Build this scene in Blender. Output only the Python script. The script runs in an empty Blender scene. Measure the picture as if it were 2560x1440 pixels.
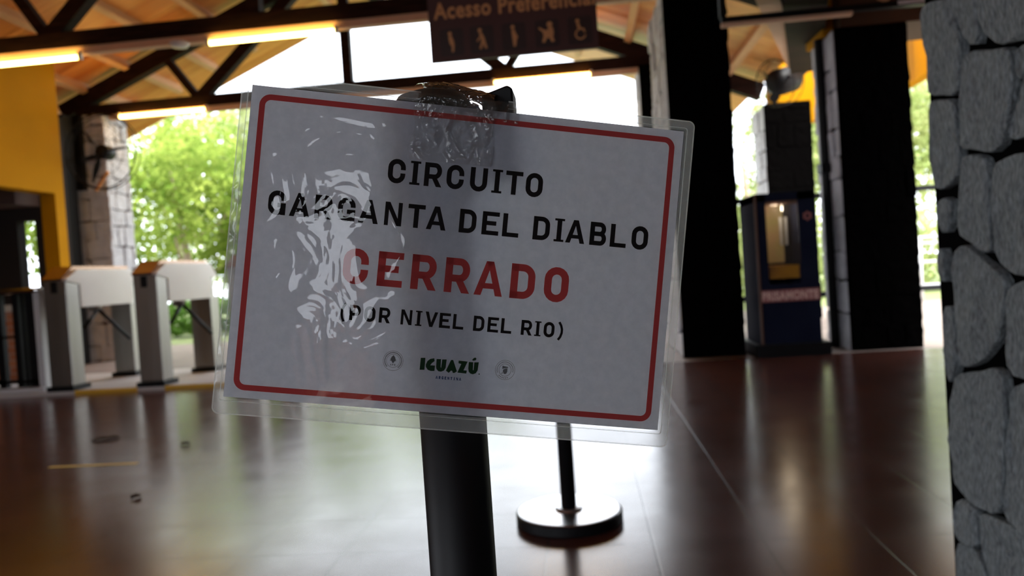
import bpy, math, random
import numpy as np
from mathutils import Vector, Matrix, noise
R_ = random.Random(7)
scene = bpy.context.scene
COL = scene.collection

# ------------------------------------------------------------------ camera
cam_d = bpy.data.cameras.new('camera'); cam = bpy.data.objects.new('camera', cam_d); COL.objects.link(cam)
YAW, PITCH, ROLL = math.radians(5.3585), math.radians(1.305), math.radians(3.8)
fw = Vector((-math.sin(YAW)*math.cos(PITCH), math.cos(YAW)*math.cos(PITCH), -math.sin(PITCH)))
r0 = Vector((math.cos(YAW), math.sin(YAW), 0)); u0 = r0.cross(fw)
rt = r0*math.cos(ROLL)-u0*math.sin(ROLL); up = u0*math.cos(ROLL)+r0*math.sin(ROLL)
m = Matrix((rt, up, -fw)).transposed().to_4x4(); m.translation = Vector((0, 0, .8))
cam.matrix_world = m
cam_d.sensor_width = 36; cam_d.lens = 36*1900/2560
cam_d.clip_start = .02; cam_d.clip_end = 300
cam_d.dof.use_dof = True; cam_d.dof.focus_distance = .52; cam_d.dof.aperture_fstop = 8.2
scene.camera = cam

# ------------------------------------------------------------------ sky, exposure
w = bpy.data.worlds.new('overcast_sky'); scene.world = w; w.use_nodes = True
nt = w.node_tree; bg = nt.nodes['Background']
tc = nt.nodes.new('ShaderNodeTexCoord'); sx = nt.nodes.new('ShaderNodeSeparateXYZ'); rp = nt.nodes.new('ShaderNodeValToRGB')
nt.links.new(tc.outputs['Generated'], sx.inputs[0]); nt.links.new(sx.outputs[2], rp.inputs[0])
rp.color_ramp.elements[0].position = 0.0; rp.color_ramp.elements[0].color = (.84, .89, .98, 1)
rp.color_ramp.elements[1].position = .6; rp.color_ramp.elements[1].color = (.88, .94, 1.0, 1)
nt.links.new(rp.outputs[0], bg.inputs[0]); bg.inputs[1].default_value = 1.0
vs = scene.view_settings
scene.display_settings.display_device = 'sRGB'
vs.view_transform = 'Standard'; vs.look = 'None'; vs.gamma = 1; vs.use_curve_mapping = False
vs.exposure = 2.62
try:
    scene.cycles.use_denoising = True
    scene.cycles.max_bounces = 10; scene.cycles.diffuse_bounces = 5; scene.cycles.glossy_bounces = 4
    scene.cycles.transparent_max_bounces = 16
    scene.cycles.sample_clamp_indirect = 6
except Exception: pass
sun_d = bpy.data.lights.new('soft_sun', 'SUN'); sun_d.energy = 1.4; sun_d.angle = math.radians(25); sun_d.color = (1, .96, .88)
sun = bpy.data.objects.new('soft_sun', sun_d); COL.objects.link(sun)
sun.rotation_euler = (math.radians(38), math.radians(12), math.radians(25))

# ------------------------------------------------------------------ materials
def mat(name, col, rough=.6, metal=0, spec=None, noise_s=None, col2=None, bump=0, bump_s=40, emit=None, estr=0, trans=0, coord='Object', stretch=None, detail=6, coat=0):
    mt = bpy.data.materials.new(name); mt.use_nodes = True
    n = mt.node_tree.nodes; l = mt.node_tree.links; p = n['Principled BSDF']
    p.inputs['Base Color'].default_value = (*col, 1); p.inputs['Roughness'].default_value = rough; p.inputs['Metallic'].default_value = metal
    if spec is not None: p.inputs['Specular IOR Level'].default_value = spec
    if coat: p.inputs['Coat Weight'].default_value = coat; p.inputs['Coat Roughness'].default_value = .1
    if emit: p.inputs['Emission Color'].default_value = (*emit, 1); p.inputs['Emission Strength'].default_value = estr
    tcn = n.new('ShaderNodeTexCoord'); mp = n.new('ShaderNodeMapping'); l.new(tcn.outputs[coord], mp.inputs[0])
    if stretch: mp.inputs['Scale'].default_value = stretch
    if col2 is not None:
        nz = n.new('ShaderNodeTexNoise'); nz.inputs['Scale'].default_value = noise_s or 8; nz.inputs['Detail'].default_value = detail
        cr = n.new('ShaderNodeValToRGB'); cr.color_ramp.elements[0].position = .32; cr.color_ramp.elements[1].position = .68
        cr.color_ramp.elements[0].color = (*col, 1); cr.color_ramp.elements[1].color = (*col2, 1)
        l.new(mp.outputs[0], nz.inputs[0]); l.new(nz.outputs[0], cr.inputs[0]); l.new(cr.outputs[0], p.inputs['Base Color'])
    if bump:
        nb = n.new('ShaderNodeTexNoise'); nb.inputs['Scale'].default_value = bump_s; nb.inputs['Detail'].default_value = 5
        b = n.new('ShaderNodeBump'); b.inputs['Strength'].default_value = bump; b.inputs['Distance'].default_value = .01
        l.new(mp.outputs[0], nb.inputs[0]); l.new(nb.outputs[0], b.inputs['Height']); l.new(b.outputs[0], p.inputs['Normal'])
    return mt
M = {}
M['dark_wood'] = mat('dark_stained_wood', (.012, .006, .005), .7, spec=.12, col2=(.028, .012, .009), noise_s=5, stretch=(1, 1, 6))
M['purlin_wood'] = mat('light_timber', (.52, .27, .13), .6, col2=(.62, .36, .19), noise_s=4, stretch=(3, .6, 3))
M['batten'] = mat('batten_timber', (.74, .46, .30), .6, col2=(.80, .52, .36), noise_s=5)
M['yellow'] = mat('ochre_paint', (.46, .205, .001), .8, spec=.08, col2=(.51, .23, .001), noise_s=2)
M['black_metal'] = mat('black_metal', (.004, .004, .005), .5, spec=.22, bump=.03)
M['black_gloss'] = mat('black_gloss_metal', (.012, .012, .014), .18, spec=.9)
M['steel'] = mat('brushed_steel', (.24, .22, .20), .38, metal=1, col2=(.34, .32, .30), noise_s=6, stretch=(1, 1, .1), bump=.03, bump_s=120)
M['satin_cover'] = mat('satin_base_cover', (.42, .43, .45), .3, metal=1)
M['steel_top'] = mat('steel_lid', (.30, .19, .13), .28, metal=1)
M['white_panel'] = mat('white_panel', (.78, .74, .70), .35, col2=(.83, .80, .76), noise_s=3)
M['white_top'] = mat('white_countertop', (.80, .76, .70), .2)
M['polished_top'] = mat('polished_steel_top', (.80, .79, .78), .16, metal=1)
M['grey_paint'] = mat('grey_paint', (.58, .58, .60), .35, col2=(.66, .66, .67), noise_s=4)
M['dark_stone'] = mat('dark_basalt', (.035, .035, .038), .95, spec=.1, col2=(.085, .085, .09), noise_s=14, bump=.6, bump_s=30)
M['front_shade_black'] = mat('front_shade_black', (.002, .0018, .0018), 1, spec=0)  # shade on the grey columns' unlit fronts, put into the colour
M['mid_stone'] = mat('grey_basalt', (.075, .086, .094), .9, col2=(.215, .245, .26), noise_s=170, bump=1.0, bump_s=150, stretch=(1, 1, .35))
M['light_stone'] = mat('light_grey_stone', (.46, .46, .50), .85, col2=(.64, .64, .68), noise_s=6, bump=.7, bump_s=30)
M['mortar_dark'] = mat('dark_mortar', (.003, .003, .003), 1, spec=0)
M['mortar_mid'] = mat('grey_mortar', (.15, .13, .14), .95)
M['concrete'] = mat('pale_paving', (.50, .45, .43), .6, col2=(.60, .55, .52), noise_s=3, bump=.1)
M['grass'] = mat('grass_ground', (.16, .20, .07), .9, col2=(.24, .27, .10), noise_s=6, bump=.5, bump_s=60)
M['yellow_strip'] = mat('yellow_edge_paint', (.75, .42, .03), .5)
M['trunk'] = mat('bark', (.30, .22, .16), .9, col2=(.42, .33, .25), noise_s=8, stretch=(1, 1, .2), bump=.6)
M['tape_yellow'] = mat('floor_tape', (.72, .48, .10), .5)
M['debris'] = mat('dry_leaf', (.03, .018, .010), .8, col2=(.05, .03, .015), noise_s=30)
M['sign_brown'] = mat('brown_board', (.055, .018, .018), .6, col2=(.066, .022, .021), noise_s=3)
M['sign_dark'] = mat('pictogram_tile', (.024, .009, .009), .45)
M['sign_gold'] = mat('ochre_lettering', (.62, .30, .12), .5)
M['lamp'] = mat('warm_tube', (1, .9, .6), .4, emit=(1, .60, .13), estr=4.5)
M['lamp_cap'] = mat('lamp_cap', (.7, .62, .5), .4)
M['white_plastic'] = mat('white_plastic', (.75, .72, .75), .4)
M['silver'] = mat('galvanised_tube', (.75, .76, .78), .35, metal=.6)
M['navy'] = mat('navy_cabinet_paint', (.006, .008, .022), .6, spec=.08, col2=(.010, .013, .03), noise_s=4)
M['bronze_trim'] = mat('bronze_trim', (.20, .11, .08), .35, metal=.5)
M['tan'] = mat('tan_print', (.62, .36, .22), .6, col2=(.50, .42, .16), noise_s=5)
M['amber'] = mat('amber_tray', (.55, .26, .02), .5, col2=(.30, .12, .015), noise_s=6)
M['pink_print'] = mat('pink_print', (.40, .14, .12), .5, col2=(.30, .11, .11), noise_s=7)
M['pink_light'] = mat('pale_pink_print', (.80, .52, .46), .5)
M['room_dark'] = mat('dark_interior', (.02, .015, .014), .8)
M['brown_panel'] = mat('brown_panel', (.10, .055, .045), .8)
M['orange_tone'] = mat('orange_bar', (.65, .26, .08), .45)
M['white_ball'] = mat('white_ball', (.8, .8, .8), .4)
M['blue_tag'] = mat('blue_tag', (.01, .03, .10), .3)

def planks_mat():
    mt = bpy.data.materials.new('varnished_roof_planks'); mt.use_nodes = True; n = mt.node_tree.nodes; l = mt.node_tree.links; p = n['Principled BSDF']
    tcn = n.new('ShaderNodeTexCoord'); sp = n.new('ShaderNodeSeparateXYZ'); l.new(tcn.outputs['Object'], sp.inputs[0])
    dv = n.new('ShaderNodeMath'); dv.operation = 'DIVIDE'; dv.inputs[1].default_value = .11; l.new(sp.outputs[1], dv.inputs[0])
    fl = n.new('ShaderNodeMath'); fl.operation = 'FLOOR'; l.new(dv.outputs[0], fl.inputs[0])
    fx = n.new('ShaderNodeMath'); fx.operation = 'DIVIDE'; fx.inputs[1].default_value = 1.9; l.new(sp.outputs[0], fx.inputs[0])
    f2 = n.new('ShaderNodeMath'); f2.operation = 'FLOOR'; l.new(fx.outputs[0], f2.inputs[0])
    cb = n.new('ShaderNodeCombineXYZ'); l.new(fl.outputs[0], cb.inputs[0]); l.new(f2.outputs[0], cb.inputs[1])
    wn = n.new('ShaderNodeTexWhiteNoise'); l.new(cb.outputs[0], wn.inputs[0])
    cr = n.new('ShaderNodeValToRGB'); cr.color_ramp.elements[0].color = (.72, .21, .035, 1); cr.color_ramp.elements[1].color = (.93, .38, .09, 1)
    l.new(wn.outputs[0], cr.inputs[0])
    nz = n.new('ShaderNodeTexNoise'); mp = n.new('ShaderNodeMapping'); mp.inputs['Scale'].default_value = (.8, 14, 1); l.new(tcn.outputs['Object'], mp.inputs[0]); l.new(mp.outputs[0], nz.inputs[0]); nz.inputs['Scale'].default_value = 3
    mx = n.new('ShaderNodeMix'); mx.data_type = 'RGBA'; mx.blend_type = 'MULTIPLY'; mx.inputs[0].default_value = .45
    l.new(cr.outputs[0], mx.inputs[6]); l.new(nz.outputs[0], mx.inputs[7]); l.new(mx.outputs[2], p.inputs['Base Color'])
    p.inputs['Roughness'].default_value = .38
    return mt
M['planks'] = planks_mat()

def tile_mat(name, c1, c2, joint, size, ox, oy, rough, rough2, jw=.012, ior=1.46):
    mt = bpy.data.materials.new(name); mt.use_nodes = True; n = mt.node_tree.nodes; l = mt.node_tree.links; p = n['Principled BSDF']
    tcn = n.new('ShaderNodeTexCoord'); mp = n.new('ShaderNodeMapping'); l.new(tcn.outputs['Object'], mp.inputs[0])
    mp.inputs['Location'].default_value = (-ox/size, -oy/size, 0); mp.inputs['Scale'].default_value = (1/size, 1/size, 1)
    p.inputs['IOR'].default_value = ior
    br = n.new('ShaderNodeTexBrick'); br.offset = 0; br.squash = 1
    br.inputs['Scale'].default_value = 1; br.inputs['Mortar Size'].default_value = jw; br.inputs['Mortar Smooth'].default_value = .3
    br.inputs['Brick Width'].default_value = 1; br.inputs['Row Height'].default_value = 1; br.inputs['Bias'].default_value = 0
    br.inputs['Color1'].default_value = (*c1, 1); br.inputs['Color2'].default_value = (*c2, 1); br.inputs['Mortar'].default_value = (*joint, 1)
    l.new(mp.outputs[0], br.inputs[0])
    nz = n.new('ShaderNodeTexNoise'); nz.inputs['Scale'].default_value = 2.4; nz.inputs['Detail'].default_value = 8; l.new(tcn.outputs['Object'], nz.inputs[0])
    cr = n.new('ShaderNodeValToRGB'); cr.color_ramp.elements[0].color = (.72, .70, .70, 1); cr.color_ramp.elements[1].color = (1.25, 1.2, 1.2, 1)
    l.new(nz.outputs[0], cr.inputs[0])
    mx = n.new('ShaderNodeMix'); mx.data_type = 'RGBA'; mx.blend_type = 'MULTIPLY'; mx.inputs[0].default_value = 1
    l.new(br.outputs[0], mx.inputs[6]); l.new(cr.outputs[0], mx.inputs[7]); l.new(mx.outputs[2], p.inputs['Base Color'])
    mr = n.new('ShaderNodeMapRange'); mr.inputs[1].default_value = .3; mr.inputs[2].default_value = .7; mr.inputs[3].default_value = rough; mr.inputs[4].default_value = rough2
    nz2 = n.new('ShaderNodeTexNoise'); nz2.inputs['Scale'].default_value = 5; nz2.inputs['Detail'].default_value = 6; l.new(tcn.outputs['Object'], nz2.inputs[0])
    l.new(nz2.outputs[0], mr.inputs[0]); l.new(mr.outputs[0], p.inputs['Roughness'])
    b = n.new('ShaderNodeBump'); b.inputs['Strength'].default_value = .16; b.inputs['Distance'].default_value = .003; b.invert = True
    l.new(br.outputs['Fac'], b.inputs['Height'])
    b2 = n.new('ShaderNodeBump'); b2.inputs['Strength'].default_value = .02; b2.inputs['Distance'].default_value = .01; nz3 = n.new('ShaderNodeTexNoise'); nz3.inputs['Scale'].default_value = 9; nz3.inputs['Detail'].default_value = 3
    l.new(tcn.outputs['Object'], nz3.inputs[0]); l.new(nz3.outputs[0], b2.inputs['Height']); l.new(b.outputs[0], b2.inputs['Normal']); l.new(b2.outputs[0], p.inputs['Normal'])
    return mt
M['floor'] = tile_mat('polished_red_tile', (.068, .023, .016), (.086, .030, .021), (.020, .010, .008), .3025, .152, 2.165, .19, .24)
M['paving'] = tile_mat('pale_outdoor_paving', (.25, .20, .175), (.29, .235, .20), (.19, .15, .13), .5, 0, 0, .45, .6, ior=1.4)

def brick_mat():
    mt = bpy.data.materials.new('orange_brick'); mt.use_nodes = True; n = mt.node_tree.nodes; l = mt.node_tree.links; p = n['Principled BSDF']
    tcn = n.new('ShaderNodeTexCoord'); sp = n.new('ShaderNodeSeparateXYZ'); cb = n.new('ShaderNodeCombineXYZ'); l.new(tcn.outputs['Object'], sp.inputs[0])
    l.new(sp.outputs[0], cb.inputs[0]); l.new(sp.outputs[2], cb.inputs[1])
    br = n.new('ShaderNodeTexBrick'); br.inputs['Scale'].default_value = 1; br.inputs['Brick Width'].default_value = .24; br.inputs['Row Height'].default_value = .07; br.inputs['Mortar Size'].default_value = .006
    br.inputs['Color1'].default_value = (.50, .16, .07, 1); br.inputs['Color2'].default_value = (.62, .24, .11, 1); br.inputs['Mortar'].default_value = (.50, .34, .28, 1)
    l.new(cb.outputs[0], br.inputs[0]); l.new(br.outputs[0], p.inputs['Base Color']); p.inputs['Roughness'].default_value = .8
    return mt
M['brick'] = brick_mat()

def leaf_mat(name, c1, c2, tr):
    mt = bpy.data.materials.new(name); mt.use_nodes = True; n = mt.node_tree.nodes; l = mt.node_tree.links
    out = n['Material Output']; n.remove(n['Principled BSDF'])
    tcn = n.new('ShaderNodeTexCoord'); nz = n.new('ShaderNodeTexNoise'); nz.inputs['Scale'].default_value = 1.9; nz.inputs['Detail'].default_value = 4
    l.new(tcn.outputs['Object'], nz.inputs[0]); cr = n.new('ShaderNodeValToRGB'); cr.color_ramp.elements[0].position = .35; cr.color_ramp.elements[1].position = .65
    cr.color_ramp.elements[0].color = (*c1, 1); cr.color_ramp.elements[1].color = (*c2, 1); l.new(nz.outputs[0], cr.inputs[0])
    d = n.new('ShaderNodeBsdfDiffuse'); t = n.new('ShaderNodeBsdfTranslucent'); ms = n.new('ShaderNodeMixShader'); ms.inputs[0].default_value = tr
    l.new(cr.outputs[0], d.inputs[0]); l.new(cr.outputs[0], t.inputs[0]); l.new(d.outputs[0], ms.inputs[1]); l.new(t.outputs[0], ms.inputs[2])
    l.new(ms.outputs[0], out.inputs[0])
    return mt
M['leaf_bright'] = leaf_mat('bright_leaves', (.12, .21, .03), (.38, .46, .10), .45)
M['leaf_pale'] = leaf_mat('pale_leaves', (.30, .38, .13), (.52, .55, .26), .45)
M['leaf_deep'] = leaf_mat('deep_leaves', (.10, .20, .04), (.20, .34, .06), .4)

def paper_mat():
    mt = bpy.data.materials.new('white_paper'); mt.use_nodes = True; n = mt.node_tree.nodes; l = mt.node_tree.links
    out = n['Material Output']; n.remove(n['Principled BSDF'])
    tcn = n.new('ShaderNodeTexCoord'); nz = n.new('ShaderNodeTexNoise'); nz.inputs['Scale'].default_value = 130; nz.inputs['Detail'].default_value = 6; nz.inputs['Roughness'].default_value = .65
    l.new(tcn.outputs['Object'], nz.inputs[0]); cr = n.new('ShaderNodeValToRGB'); cr.color_ramp.elements[0].position = .3; cr.color_ramp.elements[1].position = .7
    cr.color_ramp.elements[0].color = (.68, .71, .80, 1); cr.color_ramp.elements[1].color = (.80, .82, .91, 1); l.new(nz.outputs[0], cr.inputs[0])
    d = n.new('ShaderNodeBsdfDiffuse'); t = n.new('ShaderNodeBsdfTranslucent'); ms = n.new('ShaderNodeMixShader'); ms.inputs[0].default_value = .31
    l.new(cr.outputs[0], d.inputs[0]); l.new(cr.outputs[0], t.inputs[0]); l.new(d.outputs[0], ms.inputs[1]); l.new(t.outputs[0], ms.inputs[2])
    l.new(ms.outputs[0], out.inputs[0]); return mt
M['paper'] = paper_mat()
def ink(name, c, tr=.12):
    mt = bpy.data.materials.new(name); mt.use_nodes = True; n = mt.node_tree.nodes; l = mt.node_tree.links
    out = n['Material Output']; n.remove(n['Principled BSDF'])
    d = n.new('ShaderNodeBsdfDiffuse'); t = n.new('ShaderNodeBsdfTranslucent'); ms = n.new('ShaderNodeMixShader'); ms.inputs[0].default_value = tr
    d.inputs[0].default_value = (*c, 1); t.inputs[0].default_value = (*c, 1); l.new(d.outputs[0], ms.inputs[1]); l.new(t.outputs[0], ms.inputs[2]); l.new(ms.outputs[0], out.inputs[0]); return mt
M['ink_black'] = ink('black_ink', (.010, .007, .008), 0)
M['ink_red'] = ink('red_ink', (.66, .085, .085), .3)
M['ink_green'] = ink('dark_green_ink', (.012, .042, .016), 0)
M['ink_blue'] = ink('blue_ink', (.02, .055, .18), 0)
M['ink_grey'] = ink('grey_ink', (.16, .16, .17), 0)

def film_mat(name, milk, milkcol, rough, wr_s, wr_str, mask=False, dist=.004):
    """clear plastic film: see-through, a little milky, glossy by Fresnel"""
    mt = bpy.data.materials.new(name); mt.use_nodes = True; n = mt.node_tree.nodes; l = mt.node_tree.links
    out = n['Material Output']; n.remove(n['Principled BSDF'])
    tr = n.new('ShaderNodeBsdfTransparent'); df = n.new('ShaderNodeBsdfDiffuse'); tl = n.new('ShaderNodeBsdfTranslucent'); gl = n.new('ShaderNodeBsdfGlossy')
    gl.inputs['Roughness'].default_value = rough
    df.inputs[0].default_value = (*milkcol, 1); tl.inputs[0].default_value = (*milkcol, 1)
    m0 = n.new('ShaderNodeMixShader'); m0.inputs[0].default_value = .5; l.new(df.outputs[0], m0.inputs[1]); l.new(tl.outputs[0], m0.inputs[2])
    m1 = n.new('ShaderNodeMixShader'); m1.inputs[0].default_value = milk; l.new(tr.outputs[0], m1.inputs[1]); l.new(m0.outputs[0], m1.inputs[2])
    fr = n.new('ShaderNodeFresnel'); fr.inputs[0].default_value = 1.5
    m2 = n.new('ShaderNodeMixShader'); l.new(fr.outputs[0], m2.inputs[0]); l.new(m1.outputs[0], m2.inputs[1]); l.new(gl.outputs[0], m2.inputs[2])
    l.new(m2.outputs[0], out.inputs[0])
    tcn = n.new('ShaderNodeTexCoord')
    nz = n.new('ShaderNodeTexNoise'); nz.inputs['Scale'].default_value = wr_s; nz.inputs['Detail'].default_value = 2.5; nz.inputs['Distortion'].default_value = 1.0
    l.new(tcn.outputs['Object'], nz.inputs[0])
    b = n.new('ShaderNodeBump'); b.inputs['Distance'].default_value = dist; b.inputs['Strength'].default_value = wr_str
    l.new(nz.outputs[0], b.inputs['Height']); l.new(b.outputs[0], gl.inputs['Normal']); l.new(b.outputs[0], fr.inputs['Normal'])
    if mask:
        # wrinkled patch of the film, smoother elsewhere
        mp = n.new('ShaderNodeMapping'); mp.vector_type = 'POINT'; mp.inputs['Location'].default_value = (.070*9.5, 0, -.012*8); mp.inputs['Scale'].default_value = (9.5, 0, 8)
        gr = n.new('ShaderNodeTexGradient'); gr.gradient_type = 'SPHERICAL'; l.new(tcn.outputs['Object'], mp.inputs[0]); l.new(mp.outputs[0], gr.inputs[0])
        mr = n.new('ShaderNodeMapRange'); mr.inputs[3].default_value = wr_str*.12; mr.inputs[4].default_value = wr_str; mr.inputs[2].default_value = .6
        l.new(gr.outputs[0], mr.inputs[0]); l.new(mr.outputs[0], b.inputs['Strength'])
    return mt
M['pouch_clear'] = film_mat('laminate_film_clear', .015, (.80, .84, .82), .015, 26, .48, mask=True, dist=.003)
M['pouch'] = film_mat('laminate_film', .24, (.80, .84, .84), .05, 60, .3)
M['pouch_back'] = film_mat('laminate_back_film', .16, (.80, .84, .82), .06, 30, .2)
M['seam'] = film_mat('laminate_seam', .55, (.85, .88, .84), .12, 60, .4)
M['tape'] = film_mat('clear_tape', .05, (.7, .65, .55), .05, 70, .9, dist=.006)
M['glass'] = film_mat('cabinet_glass', .02, (.5, .5, .5), .02, 2, .02)

# ------------------------------------------------------------------ mesh helpers
class MB:
    def __init__(s): s.v = []; s.f = []; s.m = []; s.mi = 0
    def add(s, vs, fs):
        o = len(s.v); s.v += [tuple(p) for p in vs]; s.f += [tuple(i+o for i in f) for f in fs]; s.m += [s.mi]*len(fs); return s
    def box(s, a, b, rz=0, c=None):
        x0, y0, z0 = a; x1, y1, z1 = b
        vs = [Vector(p) for p in ((x0,y0,z0),(x1,y0,z0),(x1,y1,z0),(x0,y1,z0),(x0,y0,z1),(x1,y0,z1),(x1,y1,z1),(x0,y1,z1))]
        if rz:
            c = Vector(c) if c else (vs[0]+vs[6])/2; r = Matrix.Rotation(rz, 3, 'Z'); vs = [c+r@(p-c) for p in vs]
        return s.add(vs, [(0,3,2,1),(4,5,6,7),(0,1,5,4),(1,2,6,5),(2,3,7,6),(3,0,4,7)])
    def bar(s, p, q, w, h, upv=(0,0,1)):
        p = Vector(p); q = Vector(q); d = (q-p).normalized(); u = Vector(upv); sd = d.cross(u)
        if sd.length < 1e-4: sd = d.cross(Vector((0,1,0)))
        sd.normalize(); u = sd.cross(d)
        vs = [e+sd*a*w/2+u*b*h/2 for e in (p, q) for a, b in ((-1,-1),(1,-1),(1,1),(-1,1))]
        return s.add(vs, [(0,1,2,3),(4,7,6,5),(0,4,5,1),(1,5,6,2),(2,6,7,3),(3,7,4,0)])
    def tube(s, pts, r, n=12, closed=False, caps=True):
        pts = [Vector(p) for p in pts]; rr = r if isinstance(r, (list, tuple)) else [r]*len(pts); vs = []; fs = []
        ref = None
        for i, p in enumerate(pts):
            a = pts[i-1] if (i > 0 or closed) else p; b = pts[(i+1) % len(pts)] if (i < len(pts)-1 or closed) else p
            d = (b-a).normalized()
            if ref is None: ref = d.orthogonal().normalized()
            ref = (ref-d*ref.dot(d)).normalized(); t = d.cross(ref)
            vs += [p+(ref*math.cos(2*math.pi*k/n)+t*math.sin(2*math.pi*k/n))*rr[i] for k in range(n)]
        L = len(pts)
        for i in range(L if closed else L-1):
            j = (i+1) % L
            fs += [(i*n+k, i*n+(k+1) % n, j*n+(k+1) % n, j*n+k) for k in range(n)]
        if caps and not closed: fs += [tuple(range(n))[::-1], tuple((L-1)*n+k for k in range(n))]
        return s.add(vs, fs)
    def lathe(s, prof, c=(0,0,0), n=32):
        c = Vector(c); vs = []; fs = []
        for r, z in prof: vs += [c+Vector((r*math.cos(2*math.pi*k/n), r*math.sin(2*math.pi*k/n), z)) for k in range(n)]
        for i in range(len(prof)-1): fs += [(i*n+k, i*n+(k+1) % n, (i+1)*n+(k+1) % n, (i+1)*n+k) for k in range(n)]
        fs += [tuple(range(n))[::-1], tuple((len(prof)-1)*n+k for k in range(n))]
        return s.add(vs, fs)
    def prism(s, poly, y0, y1):
        """poly in (x,z), extruded along y"""
        n = len(poly); vs = [(x, y0, z) for x, z in poly]+[(x, y1, z) for x, z in poly]
        return s.add(vs, [tuple(range(n)), tuple(range(2*n-1, n-1, -1))]+[(i, i+n, (i+1) % n+n, (i+1) % n) for i in range(n)])
    def prism_x(s, poly, x0, x1):
        """poly in (y,z), extruded along x"""
        n = len(poly); vs = [(x0, y, z) for y, z in poly]+[(x1, y, z) for y, z in poly]
        return s.add(vs, [tuple(range(n))[::-1], tuple(range(n, 2*n))]+[(i, (i+1) % n, (i+1) % n+n, i+n) for i in range(n)])
    def build(s, name, mats, parent=None, smooth=False, bevel=0):
        me = bpy.data.meshes.new(name); me.from_pydata(s.v, [], s.f)
        if not isinstance(mats, (list, tuple)): mats = [mats]
        for k in mats: me.materials.append(M[k])
        if len(mats) > 1: me.polygons.foreach_set('material_index', s.m)
        if smooth: me.polygons.foreach_set('use_smooth', [True]*len(me.polygons))
        me.update(); o = bpy.data.objects.new(name, me); COL.objects.link(o)
        if parent is not None: o.parent = parent; o.matrix_parent_inverse = Matrix.Identity(4); 
        if parent is not None and tuple(parent.location) != (0, 0, 0) and not parent.get('local'):
            o.location = -parent.location
        if bevel:
            b = o.modifiers.new('bevel', 'BEVEL'); b.width = bevel; b.segments = 2; b.limit_method = 'ANGLE'
        return o
def tag(o, label=None, cat=None, group=None, kind=None):
    for k, v in (('label', label), ('category', cat), ('group', group), ('kind', kind)):
        if v: o[k] = v
    return o
def thing(name, loc, label, cat, group=None, kind=None, local=False):
    """local=False: children meshes are given in world metres; local=True: in the thing's own frame"""
    o = bpy.data.objects.new(name, None); o.empty_display_size = .05; COL.objects.link(o); o.location = loc
    if local: o['local'] = 1
    return tag(o, label, cat, group, kind)
def dup(root, loc, label, group=None, rotz=None):
    r = root.copy(); COL.objects.link(r); r.location = loc; r['label'] = label
    if group: r['group'] = group
    if rotz is not None: r.rotation_euler = (0, 0, rotz)
    for ch in [c for c in bpy.data.objects if c.parent == root]:
        c = ch.copy(); COL.objects.link(c); c.parent = r
        for g in [g for g in bpy.data.objects if g.parent == ch]:
            d = g.copy(); COL.objects.link(d); d.parent = c
    return r

# ------------------------------------------------------------------ stone work
def stone(mb, poly, org, U, V, N, h=.03, rng=R_, rough=.006, rings=6, inset=.012, soft=2):
    """one rough stone: poly in face coordinates, standing h proud of the face"""
    n0 = len(poly); pts = []
    for i in range(n0):
        a = Vector(poly[i]); b = Vector(poly[(i+1) % n0]); L = (b-a).length; k = max(1, int(L/.022))
        for t in range(k): pts.append(a+(b-a)*t/k)
    # soften the corners
    for _ in range(soft): pts = [(pts[i-1]+pts[i]*2+pts[(i+1) % len(pts)])/4 for i in range(len(pts))]
    c = Vector((sum(p.x for p in pts), sum(p.y for p in pts)))/len(pts)
    seed = rng.random()*50; n = len(pts); vs = []; fs = []
    rad = min((p-c).length for p in pts)
    prof = [(0, -.01), (.0, h*.80), (.3, h*.96), (1.0, h)]
    for ins, hh in prof:
        for p in pts:
            d = (p-c); L = max(d.length, 1e-6); q = c+d*(1-min(ins*inset/L, .6))
            w = noise.noise(Vector((q.x*18, q.y*18, seed)))
            q = q+d/L*w*rough*.8
            vs.append(org+U*q.x+V*q.y+N*(hh+(w*rough if hh > 0 else 0)))
    for k in range(1, rings):
        f = 1-k/rings
        for p in pts:
            d = (p-c); L = max(d.length, 1e-6); q = c+d*(1-min(inset/L, .6))*f
            w = noise.noise(Vector((q.x*14, q.y*14, seed)))+.5*noise.noise(Vector((q.x*45, q.y*45, seed)))
            vs.append(org+U*q.x+V*q.y+N*(h+w*rough*1.3))
    vs.append(org+U*c.x+V*c.y+N*h)
    R = len(prof)+rings-1
    flip = U.cross(V).dot(N) < 0
    for r in range(R-1):
        for i in range(n):
            f = (r*n+i, r*n+(i+1) % n, (r+1)*n+(i+1) % n, (r+1)*n+i); fs.append(f[::-1] if flip else f)
    for i in range(n):
        f = ((R-1)*n+i, (R-1)*n+(i+1) % n, R*n); fs.append(f[::-1] if flip else f)
    mb.add(vs, fs)
def stone_face(mb, wdt, hgt, org, U, V, N, seed, size=(.16, .30), h=.03, gap=.012, rough=.006):
    rng = random.Random(seed); z = 0
    while z < hgt-.02:
        rh = min(rng.uniform(*size), hgt-z)
        if hgt-z-rh < .08: rh = hgt-z
        x = 0
        while x < wdt-.01:
            cw = min(rng.uniform(size[0]*.75, size[1]*1.1), wdt-x)
            if wdt-x-cw < .07: cw = wdt-x
            j = lambda: rng.uniform(-.016, .016)
            a, b = x+gap/2, x+cw-gap/2; lo, hi = z+gap/2, z+rh-gap/2
            pl = [(a+j()*.5, lo+j()), ((a+b)/2, lo+j()*.6), (b+j()*.5, lo+j()), (b+abs(j())*-.6, (lo+hi)/2), (b+j()*.5, hi+j()), ((a+b)/2+j(), hi+j()*.6), (a+j()*.5, hi+j()), (a+abs(j())*.6, (lo+hi)/2)]
            stone(mb, pl, org, U, V, N, h=h*rng.uniform(.7, 1.25), rng=rng, rough=rough, rings=3)
            x += cw
        z += rh
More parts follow.
